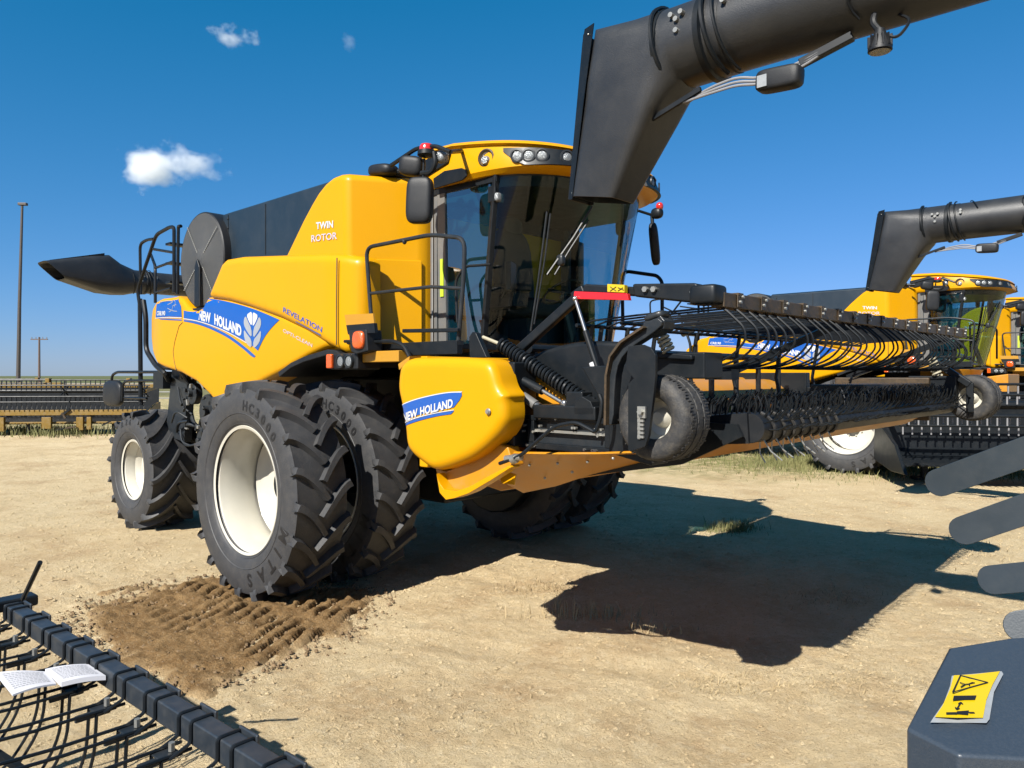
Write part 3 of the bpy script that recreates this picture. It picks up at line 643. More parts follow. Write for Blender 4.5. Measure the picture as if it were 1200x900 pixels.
for _ in range(22):
    c = (rnd.uniform(-3.0, -1.8), -1.57, rnd.uniform(1.2, 1.95)); g = MB(); g.box(c, (rnd.uniform(.02, .07), .03, rnd.uniform(.015, .05)), Matrix.Rotation(rnd.uniform(0, 3), 3, 'Y')); g.build('bracket', M['steel_dark'] if _ % 3 else M['zinc'], CB, bevel=.004)
# fender over the dual wheels
a = pxz([(330, 436), (345, 425), (360, 418), (378, 412.5), (388, 409.5), (398, 411), (408, 418), (414, 424)], -1.70)
out = [(x, z) for x, z in a]; inn = [(x+(.0 if i else .02), z-.05) for i, (x, z) in enumerate(a)]
g = MB(); g.loft([[(x, y, z) for x, z in out]+[(x, y, z) for x, z in reversed(inn)] for y in (-1.74, -.7)]); g.build('fender', KP, CB, smooth=60, bevel=.008)
# bumper with lamps at the platform corner
g = MB(); g.bb(.62, 1.02, -1.80, -1.55, 2.02, 2.16); lb = g.build('lamp_bumper', KP, CB, bevel=.015)
g = MB()
for x, y in ((427, 420.5), (443, 421)):
    p = px(x, y, Y=-1.81); g.lathe([(.001, -.002), (.045, -.006), (.056, .0), (.06, .02), (.05, .03)], c=(p.x+.1, -1.81, p.z), n=24)
for i, x in enumerate((.78, .90)):
    g = MB(); g.lathe([(.001, -.008), (.04, -.004), (.044, 0)], c=(x+.02, -1.815, 2.09), n=24); g.build('round_lamp', M['lens'], lb)
    g = MB(); g.lathe([(.044, .0), (.047, -.014), (.058, -.012), (.06, .01)], c=(x+.02, -1.812, 2.09), n=24); g.build('lamp_ring', M['steel_dark'], lb)
g = MB(); g.bb(.60, .68, -1.83, -1.795, 2.03, 2.155); g.build('side_marker', M['orange'], lb, bevel=.012)
g = MB(); g.bb(1.02, 1.5, -1.75, -1.6, 2.08, 2.17); g.build('step_plate', M['ochre'], CB, bevel=.006)
c0 = px(421, 398, Y=-1.82)
g = MB(); g.prism([(c0.x-.13, c0.z+.08), (c0.x+.12, c0.z+.08), (c0.x+.14, c0.z-.10), (c0.x-.02, c0.z-.12), (c0.x-.09, c0.z-.1)], -1.84, -1.68); tl = g.build('turn_lamp', KP, CB, bevel=.012)
g = MB(); g.blob((c0.x+.03, -1.845, c0.z-.005), (.075, .03, .075), 3); g.build('orange_lens', M['orange'], tl)
g = MB(); a = px(405, 369, Y=-1.82); b = px(440, 390, Y=-1.82); zm = (a.z+b.z)/2-.005
g.prism([(a.x, a.z), (b.x-.02, a.z-.01), (b.x-.005, zm), (a.x+.025, zm)], -1.83, -1.815); pl = g.build('warning_plate', M['ochre'], CB)
g = MB(); g.prism([(a.x+.025, zm), (b.x-.005, zm), (b.x+.01, b.z), (a.x+.05, b.z)], -1.832, -1.8); g.build('plate_base', K_, pl)
# platform, steps and guard rails on this side
g = MB(); g.bb(.64, 2.05, -1.62, -.95, 2.17, 2.215); g.bb(1.0, 2.08, -1.66, -1.6, 2.13, 2.235); g.bar((.7, -1.7, 2.25), (1.3, -1.7, 2.25), .02, .02); g.bar((1.45, -1.66, 2.33), (2.1, -1.66, 2.31), .03, .03); g.build('platform', K_, CB, bevel=.006)
P_ = lambda x, y, Y=-1.62: px(x, y, Y=Y)
g = MB(); g.tube(fillet([P_(440, 402), P_(435, 372), P_(429, 290), P_(505, 275), P_(545, 279), P_(543, 330), P_(537, 402)], .10), .017, 10)
g.tube([P_(433, 344), P_(505, 336), P_(541, 338)], .014, 8); g.blob(P_(474, 283), (.02, .02, .025), nu=8, nv=6)
for x, y in ((440, 402), (537, 402)): g.bb(P_(x, y).x-.03, P_(x, y).x+.03, -1.65, -1.59, 2.2, 2.23)
g.build('guard_rail', M['steel_dark'], CB)
g = MB(); q = [P_(437, 412, -1.75), P_(438, 398, -1.75), P_(462, 400, -1.75), P_(474, 405, -1.75), P_(480, 418, -1.75)]; g.tube(fillet([P_(430, 400, -1.75), q[2], q[3], q[4]], .1), .018, 8)
g.tube([P_(404, 400, -1.75), P_(430, 400, -1.75)], .014, 8); g.build('grab_bar', K_, CB)
g = MB(); g.tube(fillet([P_(536, 378, -1.1), P_(534, 328, -1.1), P_(545, 312, -1.1), P_(575, 310, -1.1)], .06), .012, 8); g.build('door_handrail', K_, CB)
# ------------------------------------------------------------------ cab
cab = empty('cab', (0, 0, 0)); cab.parent = CB
def glassarc(z, hw, xa, xc):   # half width, pillar x, centre x
    out = []
    for t in np.linspace(-1, 1, 29):
        a = t*PI/2*.93; y = hw*math.sin(a)/math.sin(PI/2*.93); k = (math.cos(a)-math.cos(PI/2*.93))/(1-math.cos(PI/2*.93)); out.append((xa+(xc-xa)*k, y, z))
    return out
zb, zt = 2.16, 3.64
g = MB(); n = 29; rows = []
for k in np.linspace(0, 1, 10): rows.append(glassarc(zb+(zt-zb)*k, .90+.05*k, 1.60+.22*k, 1.98+.38*k))
g.add([p for r_ in rows for p in r_], [(i*n+j, i*n+j+1, (i+1)*n+j+1, (i+1)*n+j) for i in range(9) for j in range(n-1)])
g.build('windshield', M['glass'], cab, flip=False)
for s_ in (-1, 1):
    g = MB(); g.add([(1.08, s_*.955, zb), (1.60, s_*.905, zb), (1.82, s_*.955, zt), (1.08, s_*.985, zt)], [(0, 1, 2, 3)]); g.build('side_window', M['sglass'], cab, flip=False)
    g = MB(); g.bar((1.60, s_*.905, zb-.05), (1.82, s_*.955, zt+.03), .06, .045); g.build('front_pillar', K_, cab, bevel=.012)
    g = MB(); g.loft([[(1.0, s_*.98, zz), (1.10, s_*.99, zz), (1.10, s_*.93, zz), (1.0, s_*.93, zz)] for zz in (2.1, 3.68)]); g.bar((1.055, s_*1.0, 2.12), (1.055, s_*1.0, 3.6), .012, .012); g.build('rear_pillar', M['pillar'], cab, bevel=.012)
    g = MB(); g.bar((1.16, s_*.962, zb+.02), (1.16, s_*.984, zt-.03), .02, .10, up=(1, 0, 0)); g.build('door_frame', M['pillar'] if s_ < 0 else K_, cab)
    g = MB(); g.bar((1.05, s_*.95, zb), (1.62, s_*.91, zb), .04, .08); g.build('door_sill', K_, cab); g = MB(); g.bar((1.05, s_*.985, zt), (1.84, s_*.96, zt), .03, .07); g.build('door_header', K_, cab)
g = MB(); q = px(514, 315, Y=-1.0); g.bb(1.145, 1.19, -.99, -.985, 2.68, 3.02); g.build('lime_sticker', M['lime'], cab)
# floor, back wall, console, seat
g = MB(); g.loft([[(x, y, z) for x, y, _ in glassarc(0, .86, 1.56, 1.90)]+[(.98, .86, z), (.98, -.86, z)] for z in (2.02, 2.12)]); g.bb(1.0, 1.04, -.93, .93, 2.1, 2.7); g.bb(1.0, 1.04, -.93, .93, 3.45, 3.7); g.build('cab_floor', K_, cab)
g = MB(); g.loft([[(x*1.0, y*1.0, z) for x, y, _ in glassarc(0, h_, 1.57+o_, 1.95+o_)]+[(1.02, h_, z), (1.02, -h_, z)] for z, h_, o_ in ((1.96, .86, -.05), (2.09, .90, .0))]); g.build('cab_base', M['yellow_steel'], cab, bevel=.01)
g = MB(); g.blob((1.33, 0, 2.62), (.28, .27, .10), 4); g.blob((1.13, 0, 3.02), (.09, .26, .42), 3.5, Matrix.Rotation(-.12, 3, 'Y')); g.blob((1.10, 0, 3.46), (.06, .15, .10), 3); g.bb(1.2, 1.45, -.15, .15, 2.1, 2.55)
g.blob((1.42, -.36, 2.78), (.26, .07, .05), 4); g.build('driver_seat', M['seat'], cab)
g = MB(); g.tube([(1.95, 0, 2.15), (1.78, 0, 2.72)], .045, 10); g.lathe([(.17, -.0), (.185, .012), (.2, 0), (.185, -.012)], c=(0, 0, 0), n=28, closed=True, axis='Z')
k0 = len(g.v)-28*4; rot = Matrix.Rotation(-.55, 3, 'Y')
for i in range(k0, len(g.v)): g.v[i] = tuple(rot @ Vector(g.v[i])+Vector((1.76, 0, 2.76)))
g.bar((1.6, 0, 2.80), (1.92, 0, 2.71), .03, .02); g.bar((1.76, -.17, 2.755), (1.76, .17, 2.755), .03, .02); g.build('steering_wheel', K_, cab)
g = MB(); g.box((1.62, -.56, 2.86), (.05, .22, .26), Matrix.Rotation(.5, 3, 'Z')); g.tube([(1.45, -.5, 2.7), (1.6, -.55, 2.8)], .02, 8); g.bb(1.15, 1.6, -.5, -.3, 2.6, 2.74); g.build('monitor', M['steel_dark'], cab, bevel=.012)
# roof: stacked plan loops
def plan(dx, dy, z, tilt=0.10, dz=0):
    pts = []
    for a in np.linspace(-PI/2, PI/2, 41):
        s_, c_ = math.sin(a), math.cos(a); y = (1.05+dy)*math.copysign(abs(s_)**.62, s_); x = 1.36+(1.14+dx)*abs(c_)**.72
        pts.append((x, y, z-tilt*max(0, x-1.2)/1.2+dz))
    pts += [(.86-dx*.5, (1.05+dy)*.98, z), (.86-dx*.5, -(1.05+dy)*.98, z)]
    return pts
g = MB(); g.loft([plan(-.20, -.10, 3.655, .0), plan(-.06, -.03, 3.66, .0), plan(0, 0, 3.70, .01), plan(.0, .0, 3.78, .05), plan(-.03, -.015, 3.90, .10), plan(-.06, -.03, 3.98, .15), plan(-.02, .0, 4.005, .17), plan(-.05, -.03, 4.035, .17), plan(-.25, -.15, 4.06, .16), plan(-.7, -.6, 4.075, .1)])
roof = g.build('cab_roof', Y_, cab, smooth=38)
def roofpt(a, z, lift):
    s_, c_ = math.sin(a), math.cos(a); L0 = plan(0, 0, 0, 0); 
    k = (z-3.78)/.12; dx, dy = -.03*k, -.015*k
    y = (1.05+dy+lift)*math.copysign(abs(s_)**.62, s_); x = 1.36+(1.14+dx+lift)*abs(c_)**.72
    return Vector((x, y, z-(.05+.05*k)*max(0, x-1.2)/1.2))
for s_ in (-1, 1):
    g = MB(); aa = np.linspace(s_*.12, s_*1.17, 28)
    def edge(t): return 3.93-.0*t, 3.705+.18*max(0, (t-.80)/.20)**1.3
    vs = []
    for i, a_ in enumerate(aa):
        t = i/27; zt_, zb_ = edge(t)
        for z in (zt_, zb_): vs.append(roofpt(a_, z, .008))
        for z in (zb_, zt_): vs.append(roofpt(a_, z, -.02))
    g.loft([vs[i*4:i*4+4] for i in range(28)]); lp = g.build('light_panel', K_, roof)
    for a_ in (.25, .55, .80, .93, 1.04):
        a_ *= s_; p = roofpt(a_, 3.825, .01); q = roofpt(a_+.02, 3.825, .01); q2 = roofpt(a_-.02, 3.825, .01); tg = (q-q2).normalized(); nrm = tg.cross(Vector((0, 0, 1))).normalized()
        if nrm.x < 0: nrm = -nrm
        rotm = Matrix((tg, nrm, Vector((0, 0, 1)))).transposed()
        g = MB(); g.lathe([(.001, .012), (.03, .010), (.042, .002)], n=20); g.v = [tuple(rotm @ Vector(v)+p) for v in g.v]; wl = g.build('work_light', M['lens'], lp)
        g = MB(); g.lathe([(.042, .0), (.045, .016), (.058, .014), (.06, 0)], n=20); g.v = [tuple(rotm @ Vector(v)+p) for v in g.v]; g.build('lamp_ring', M['steel_dark'], lp)
    a_ = s_*1.33; p = roofpt(a_, 3.84, .004); nrm = Vector((.25, s_*.97, 0)).normalized(); tg = Vector((0, 0, 1)).cross(nrm); rotm = Matrix((tg, nrm, Vector((0, 0, 1)))).transposed()
    g = MB(); g.lathe([(.001, -.012), (.05, -.01), (.068, .006), (.078, .0), (.08, -.02)], n=24); g.v = [tuple(rotm @ Vector(v)+p) for v in g.v]; b_ = g.build('side_lamp', M['rust'], roof)
    g = MB(); g.lathe([(.001, .03), (.03, .028), (.04, .0)], n=20); g.v = [tuple(rotm @ Vector(v)+p+Vector((0, 0, -.025))) for v in g.v]; g.build('lamp_lens', M['lens'], b_)
    g = MB(); g.loft([[(x, s_*y, z) for x, z in ((.87, 3.74), (.87, 3.90), (1.22, 3.965), (1.34, 3.92), (1.32, 3.84))] for y in (1.0, 1.058)]); g.build('air_intake', K_, roof, bevel=.01)
# mullion band over the windshield, wipers, pillar lamp
g = MB(); g.loft([[(x+o_, y*1.0, z) for x, y, _ in glassarc(0, .95, 1.80, 2.34)]+[(1.0+o_, .95, z), (1.0+o_, -.95, z)] for z, o_ in ((3.56, -.02), (3.66, .02))]); g.build('headliner', K_, cab)
g = MB(); p = px(583, 232, Y=-.93); g.blob(p, (.045, .05, .04), 4); pl = g.build('pillar_lamp', M['lens'], cab); g = MB(); g.bb(p.x-.07, p.x+.02, p.y-.05, p.y+.06, p.z-.04, p.z+.1); g.build('lamp_bracket', K_, pl, bevel=.01)
bv = bvh_of([o for o in children(cab) if o.name.startswith('windshield')])
ray_d = Vector((-1, .25, 0)).normalized()
def onglass(x, y, lift=.03):
    o = Vector((CX, CY, CH)); d = (px(x, y, d=1.0)-o).normalized(); h = bv.ray_cast(o, d)
    return (h[0]-d*lift) if h[0] else px(x, y, X=2.0)
g = MB(); g.tube([onglass(x, y) for x, y in ((641, 248), (636, 290), (630, 335), (622, 388))], .010, 6); g.tube([onglass(x, y, .045) for x, y in ((645, 250), (639, 300), (626, 380))], .008, 6)
g.tube([onglass(x, y) for x, y in ((694, 242), (672, 278), (641, 322))], .010, 6); g.tube([onglass(x, y, .045) for x, y in ((690, 258), (668, 292), (650, 322))], .008, 6); g.blob(onglass(657, 305), (.04, .03, .05), 3)
g.build('wipers', M['steel_dark'], cab)
# near side mirrors, beacon and arms
mr = empty('mirror_assembly', (0, 0, 0)); mr.parent = CB
c = px(492, 235, Y=-1.42); g = MB(); rz = Matrix.Rotation(.45, 3, 'Z') @ Matrix.Rotation(.04, 3, 'Y')
g.blob(c, (.115, .055, .195), 4.5, rz, 28, 14); g.build('mirror', KP, mr)
c = px(483, 195, Y=-1.42); g = MB(); g.blob(c, (.11, .07, .085), 3.6, Matrix.Rotation(.15, 3, 'Y') @ rz, 28, 14); g.build('wide_mirror', KP, mr)
c = px(500, 175, Y=-1.42); g = MB(); g.lathe([(.001, .04), (.05, .038), (.06, .02), (.062, -.01)], c=c, axis='Z', n=24); g.build('beacon', M['redlamp'], mr)
g = MB(); g.lathe([(.064, -.01), (.075, -.015), (.078, -.05), (.04, -.065), (.001, -.065)], c=c, axis='Z', n=24); g.build('beacon_base', K_, mr)
g = MB(); g.tube(fillet([px(x, y, Y=-1.42) for x, y in ((458, 194), (488, 174), (510, 171), (528, 178))], .05), .018, 8); g.tube(fillet([px(x, y, Y=-1.42) for x, y in ((509, 178), (511, 190), (506, 202), (494, 203))], .05), .022, 8)
g.tube([px(x, y, Y=-1.42) for x, y in ((497, 186), (496, 212))], .012, 8); g.tube([px(528, 178, Y=-1.42), Vector((1.45, -1.0, 3.93))], .018, 8); g.build('mirror_arm', K_, mr)
c = px(518, 184, Y=-1.36); g = MB(); g.blob(c, (.05, .05, .05), 3); g.build('round_lamp', M['lens'], mr)
c = px(449, 200, Y=-1.30); g = MB(); g.blob(c, (.16, .09, .055), 3.2, Matrix.Rotation(.12, 3, 'Y')); g.build('antenna_pod', KP, CB)
g = MB(); g.tube([(.45, -1.3, 3.80), (.7, -1.3, 3.82), (1.0, -1.2, 3.80)], .025, 8); g.build('top_hose', K_, CB)
# far side mirror and lamps
mf = empty('mirror_assembly', (0, 0, 0)); mf.parent = CB
c = px(767, 286, Y=1.5); g = MB(); g.blob(c, (.05, .09, .23), 4, Matrix.Rotation(.18, 3, 'X') @ Matrix.Rotation(.5, 3, 'Z'), 24, 12); g.build('mirror', KP, mf)
g = MB(); g.tube([px(728, 252, Y=1.2), px(745, 246, Y=1.35), px(764, 252, Y=1.5), px(774, 250, Y=1.5)], .016, 8); g.tube([px(764, 252, Y=1.5), px(765, 268, Y=1.5)], .02, 8); g.tube([Vector((1.5, 1.0, 3.8)), px(735, 250, Y=1.25)], .02, 8); g.blob(px(770, 250, Y=1.5), (.07, .05, .06), 2.5); g.build('mirror_arm', K_, mf)
g = MB(); g.blob(px(773, 242, Y=1.5), (.04, .04, .045), 2.2); g.build('beacon', M['redlamp'], mf)
g = MB(); g.blob(px(727, 265, Y=1.1), (.04, .05, .10), 4); g.build('far_lamp', K_, mf)
g = MB(); g.blob(px(752, 222, Y=1.0), (.07, .06, .11), 3); g.build('round_lamp', M['lens'], mf)
g = MB(); g.tube(fillet([px(x, y, Y=1.45) for x, y in ((730, 385), (729, 322), (735, 318), (770, 323), (776, 330), (776, 400))], .08), .02, 8); g.build('guard_rail', K_, CB)
# ladder and handrails at the rear
def pr(x, y, Y=-1.35): return px(x, y, Y=Y)
rl = empty('rear_ladder', (0, 0, 0)); rl.parent = CB
g = MB(); g.tube([pr(165, 475), pr(164, 350)], .032, 8); g.tube(fillet([pr(164, 360), pr(161, 340), pr(183, 275), pr(199, 266), pr(204, 266), pr(204, 343)], .1), .024, 8)
g.tube(fillet([pr(165, 345, -1.15), pr(164, 286, -1.15), pr(172, 281, -1.15), pr(180, 280, -1.15)], .1), .022, 8); g.tube([pr(180, 292), pr(204, 296)], .018, 8); g.tube(fillet([pr(176, 296, -1.15), pr(182, 312), pr(182, 355)], .1), .02, 8); g.tube([pr(182, 314), pr(204, 306)], .018, 8)
g.tube(fillet([pr(212, 265), pr(209, 265), pr(208, 345)], .05), .022, 8); g.tube([pr(182, 343), pr(200, 338)], .016, 8); g.build('hand_rail', K_, rl)
g = MB()
for i in range(4): z = 2.95+i*.26; g.bb(-4.1, -3.95, -1.25, -.85, z, z+.03)
g.tube([(-4.0, -.85, 2.6), (-4.0, -.85, 3.9)], .03, 8); g.build('ladder_rungs', K_, rl)
g = MB(); g.tube(fillet([pr(168, 352, -1.62), pr(171, 372, -1.62), pr(171, 410, -1.62), pr(183, 429, -1.62), pr(194, 438, -1.62), pr(198, 446, -1.5)], .1), .032, 10); g.bb(-3.75, -3.45, -1.55, -1.2, 1.80, 2.02); g.build('rail_mount', K_, rl, bevel=.01)
g = MB(); hp = lambda x, y: px(x, y, Y=-1.4); g.tube(fillet([hp(131, 472), hp(131, 440), hp(137, 436), hp(190, 436)], .08), .02, 8); g.tube(fillet([hp(143, 470), hp(144, 449), hp(150, 446), hp(190, 446)], .08), .018, 8); g.tube([hp(146, 466), hp(172, 467)], .016, 8); g.build('folding_rail', K_, rl)
c = hp(133, 461); g = MB(); g.blob(c, (.34, .06, .19), 3.4, None, 28, 12); g.build('rear_flap', KP, rl)
# own auger folded along the far side
g = MB(); g.cyl((.4, 1.75, 3.55), (-5.2, 1.75, 3.55), .2, n=24); g.cyl((.4, 1.75, 2.4), (.4, 1.75, 3.6), .24, n=24); g.loft([[(x, 1.75+.22*math.sin(a), z+.2*math.cos(a)) for a in np.linspace(0, 2*PI, 16, endpoint=False)] for x, z in ((-5.2, 3.55), (-5.5, 3.5), (-5.9, 3.3))])
g.build('folded_auger', M['spout'], CB)
# feeder house
g = MB(); g.loft([[(x, -.62, z0), (x, .62, z0), (x, .62, z1), (x, -.62, z1)] for x, z0, z1 in ((.9, 1.0, 1.75), (2.5, 1.25, 2.0))]); g.build('feeder_house', M['yellow_steel'], CB, bevel=.02)
# ------------------------------------------------------------------ decals
bvp = bvh_of([pan]); bvs = bvh_of([sh]); bvt = bvh_of([o for o in children(CB) if o.name == 'grain_tank'])
def D(x, y): p = px(x, y, Y=-1.72); return (p.x, p.z)
def dq(x, y): return (170+x*170/1200, 340+y*90/635)    # coordinates read in an enlarged crop of the decal
def decal(name, poly, m, bvh, lift, step=.05, parent=pan):
    v, f = flat([D(*q) for q in poly], step); mb = MB(); mb.add([(a, -2.2, b) for a, b in v], f); onto(mb, bvh, lift, back=0); return mb.build(name, m, parent, flip=False)
def smoothline(pts, k=8):
    out = []
    for i in range(len(pts)-1):
        p0 = pts[max(i-1, 0)]; p1 = pts[i]; p2 = pts[i+1]; p3 = pts[min(i+2, len(pts)-1)]
        for j in range(k):
            t = j/k; out.append(tuple(.5*((2*p1[c])+(-p0[c]+p2[c])*t+(2*p0[c]-5*p1[c]+4*p2[c]-p3[c])*t*t+(-p0[c]+3*p1[c]-3*p2[c]+p3[c])*t**3) for c in (0, 1)))
    return out+[pts[-1]]
top1 = smoothline([(395, 180), (430, 165), (465, 130), (500, 88), (520, 68)], 5)+smoothline([(520, 68), (650, 88), (800, 125), (950, 175), (1115, 245)], 5)
right1 = smoothline([(1115, 245), (1050, 310), (990, 390), (935, 500)], 6)
bot1 = smoothline([(935, 500), (860, 440), (700, 350), (560, 290), (430, 250), (322, 232)], 6)
decal('blue_decal', [dq(*q) for q in top1[:-1]+right1[:-1]+bot1+[(322, 168), (350, 175)]], M['blue'], bvp, .004)
swa = smoothline([(322, 246), (430, 262), (560, 305), (700, 375), (830, 470), (915, 545)], 8); swb = smoothline([(905, 556), (880, 545), (800, 475), (680, 390), (540, 320), (420, 278), (322, 258)], 8)
decal('blue_stripe', [dq(*q) for q in swa+swb], M['blue'], bvp, .004)
decal('white_stripe', [dq(*q) for q in smoothline([(322, 233), (430, 251), (560, 291), (700, 351), (850, 437)], 6)+smoothline([(850, 443), (700, 358), (560, 298), (430, 258), (322, 239)], 6)], M['white'], bvp, .006)
decal('blue_decal', [dq(*q) for q in [(92, 80), (150, 66), (265, 52), (280, 90), (300, 135), (306, 222), (200, 218), (75, 225), (82, 150)]], M['blue'], bvp, .004)
decal('white_stripe', [dq(*q) for q in [(75, 228), (200, 222), (306, 226), (306, 232), (200, 228), (75, 234)]], M['white'], bvp, .0055)
decal('blue_stripe', [dq(*q) for q in [(110, 236), (200, 236), (306, 243), (306, 252), (200, 247), (130, 243)]], M['blue'], bvp, .004)
def words(s, a, b, hgt, m, bvh, lift=.007, bold=.03, shear=0, parent=pan, Y=-1.72):
    p = px(*a, Y=Y); q = px(*b, Y=Y); mb = text_between(s, (p.x, -2.2, p.z), (q.x, -2.2, q.z), hgt, bold, shear); onto(mb, bvh, lift, back=0); return mb.build('lettering', m, parent, flip=False)
words('NEW', dq(447, 240), dq(548, 268), .105, M['white'], bvp, bold=.05)
words('HOLLAND', dq(578, 277), dq(802, 380), .112, M['white'], bvp, bold=.05)
words('CR8.90', dq(92, 208), dq(170, 208), .052, M['white'], bvp, shear=.25)
# thin emblem lines on the small blue plate
for ln in ([(120, 100), (190, 88), (235, 95), (190, 120)], [(200, 180), (225, 165), (235, 130), (262, 120)], [(190, 150), (230, 170), (268, 175)], [(240, 80), (255, 100), (245, 140)]):
    g = MB(); q = [D(*dq(*p)) for p in smoothline(ln, 4)]; g.tube([(a, -2.2, b) for a, b in q], .004, 4); onto(g, bvp, .006, back=0); g.build('plate_line', M['silver'], pan, flip=False)
# leaf emblem: six silver blades with a blue rib
def leafpoly(side, k):
    # blades fan up from the stem foot (890, 485)
    L0 = {0: [(888, 300), (862, 255), (845, 205), (870, 185), (888, 178), (890, 240)],
          1: [(887, 395), (850, 345), (822, 290), (822, 240), (838, 212), (858, 262), (886, 318)],
          2: [(886, 480), (850, 450), (826, 405), (820, 320), (850, 365), (886, 410)]}[k]
    cx = 891
    if side < 0: return L0
    return [(2*cx-x+(4 if k else 2), y+5) for x, y in L0][::-1]
for s_ in (-1, 1):
    for k in range(3): decal('leaf_emblem', chaikin([dq(*q) for q in leafpoly(s_, k)], 1), M['silver'] if k else M['white'], bvp, .007, .04)
words('REVELATION', (332, 365.5), (377.5, 389.5), .05, M['blue'], bvs, .004, shear=.25, bold=.01, parent=sh, Y=-1.76)
g = MB(); a = px(346, 376, Y=-1.76); b = px(376, 392, Y=-1.76); v, f = flat([(a.x, a.z), (b.x, b.z), (b.x, b.z-.015), (a.x, a.z-.012)], .05); g.add([(q[0], -2.2, q[1]) for q in v], f); onto(g, bvs, .005, back=0); g.build('blue_stripe', M['blue'], sh, flip=False)
words('OPTI-CLEAN', (332, 389), (366, 407), .034, M['lav'], bvp, .004, shear=.25, bold=.005)
words('TWIN', (371, 268.5), (391, 266.5), .062, M['white'], bvt, .006, bold=.03, parent=CB, Y=-1.62)
words('ROTOR', (365.5, 283.5), (395.5, 280), .062, M['lav'], bvt, .006, bold=.015, parent=CB, Y=-1.62)
for s_ in (-1, 1):
    g = MB(); g.prism(pxz([(508, 221), (507, 209), (520, 200), (540, 196.5), (546, 199), (546, 206), (541, 211)], -1.08), s_*1.068-.008, s_*1.068+.008); g.build('intake_recess_shade', K_, roof, bevel=.006)  # flat black panel stands in for the shade of the intake recess

# ------------------------------------------------------------------ pickup header carried by the combine
PH = empty('pickup_header', (0, 0, 0)); tag(PH, 'raised pickup header with yellow shield, small gauge wheels and wire windguard, on the nearest combine', 'pickup header')
def h_(x, y, Y=-2.3): return px(x, y, Y=Y)
z6 = lambda l: [(460+a/4.5, 400+b/4.5) for a, b in l]
sp = z6([(28, 130), (60, 95), (95, 84), (300, 82), (470, 88), (512, 112), (535, 165), (555, 245), (592, 285), (582, 310), (588, 370), (584, 432), (540, 510), (430, 610), (330, 655), (240, 684), (190, 678), (140, 640), (95, 605), (60, 555), (52, 440), (35, 340), (14, 250), (20, 175)])
shd = shell('side_shield', chaikin(pxz(sp, -2.42), 2), lambda u, v, q: (u, -2.42+q, v), Y_, PH, r=.06, skirt=.12, step=.035)
g = MB(); g.prism(pxz(z6([(30, 120), (90, 78), (88, 100), (35, 150)]), -2.3), -2.30, -2.2); g.build('shield_flange', M['ochre'], shd)
wd_ = z6([(185, 672), (240, 690), (340, 650), (520, 545), (570, 560), (600, 660), (480, 735), (370, 803), (300, 830), (255, 838), (222, 800), (205, 730)])
g = MB(); g.prism(pxz(wd_, -2.36), -2.30, -2.20); g.build('lower_shield', M['yellow_steel'], PH, bevel=.01)
rim_ = z6([(205, 700), (215, 740), (245, 785), (310, 795), (380, 770), (480, 715), (590, 658), (600, 668), (490, 738), (375, 806), (300, 832), (255, 840), (222, 802)])
g = MB(); g.prism(pxz(rim_, -2.42), -2.38, -2.30); g.build('shield_lip', Y_, PH, bevel=.008)
bvS = bvh_of([shd])
def sdec(name, poly, m, lift):
    v, f = flat(pxz(z6(poly), -2.42), .04); mb = MB(); mb.add([(a, -2.9, b) for a, b in v], f); onto(mb, bvS, lift, back=0); return mb.build(name, m, shd, flip=False)
sdec('blue_decal', [(34, 345)]+smoothline([(34, 342), (120, 310), (220, 285), (300, 272), (366, 270)], 5)+[(368, 285)]+smoothline([(355, 310), (325, 348)], 3)+smoothline([(325, 348), (230, 365), (130, 390), (50, 418)], 5), M['blue'], .004)
sdec('blue_stripe', smoothline([(50, 440), (130, 408), (230, 382), (328, 366)], 5)+smoothline([(310, 384), (230, 396), (130, 422), (54, 450)], 5), M['blue'], .004)
sdec('white_stripe', smoothline([(50, 430), (130, 400), (230, 376), (325, 360)], 5)+smoothline([(325, 364), (230, 380), (130, 405), (50, 436)], 5), M['white'], .0045)
sdec('white_stripe', smoothline([(34, 338), (120, 305), (220, 280), (300, 267), (370, 264)], 5)+smoothline([(366, 270), (300, 272), (220, 285), (120, 310), (34, 343)], 5), M['white'], .0045)
def swords(s, a, b, hgt):
    p = px(*z6([a])[0], Y=-2.42); q = px(*z6([b])[0], Y=-2.42); mb = text_between(s, (p.x, -2.9, p.z), (q.x, -2.9, q.z), hgt, .035); onto(mb, bvS, .007, back=0); mb.build('lettering', M['white'], shd, flip=False)
swords('NEW', (56, 425), (136, 396), .052); swords('HOLLAND', (150, 390), (322, 346), .052)
p = px(*z6([(503, 371)])[0], Y=-2.43); g = MB(); g.lathe([(.001, -.012), (.012, -.011), (.016, -.004), (.02, 0)], c=(p.x, -2.43, p.z), n=16); g.build('shield_bolt', M['zinc'], shd)
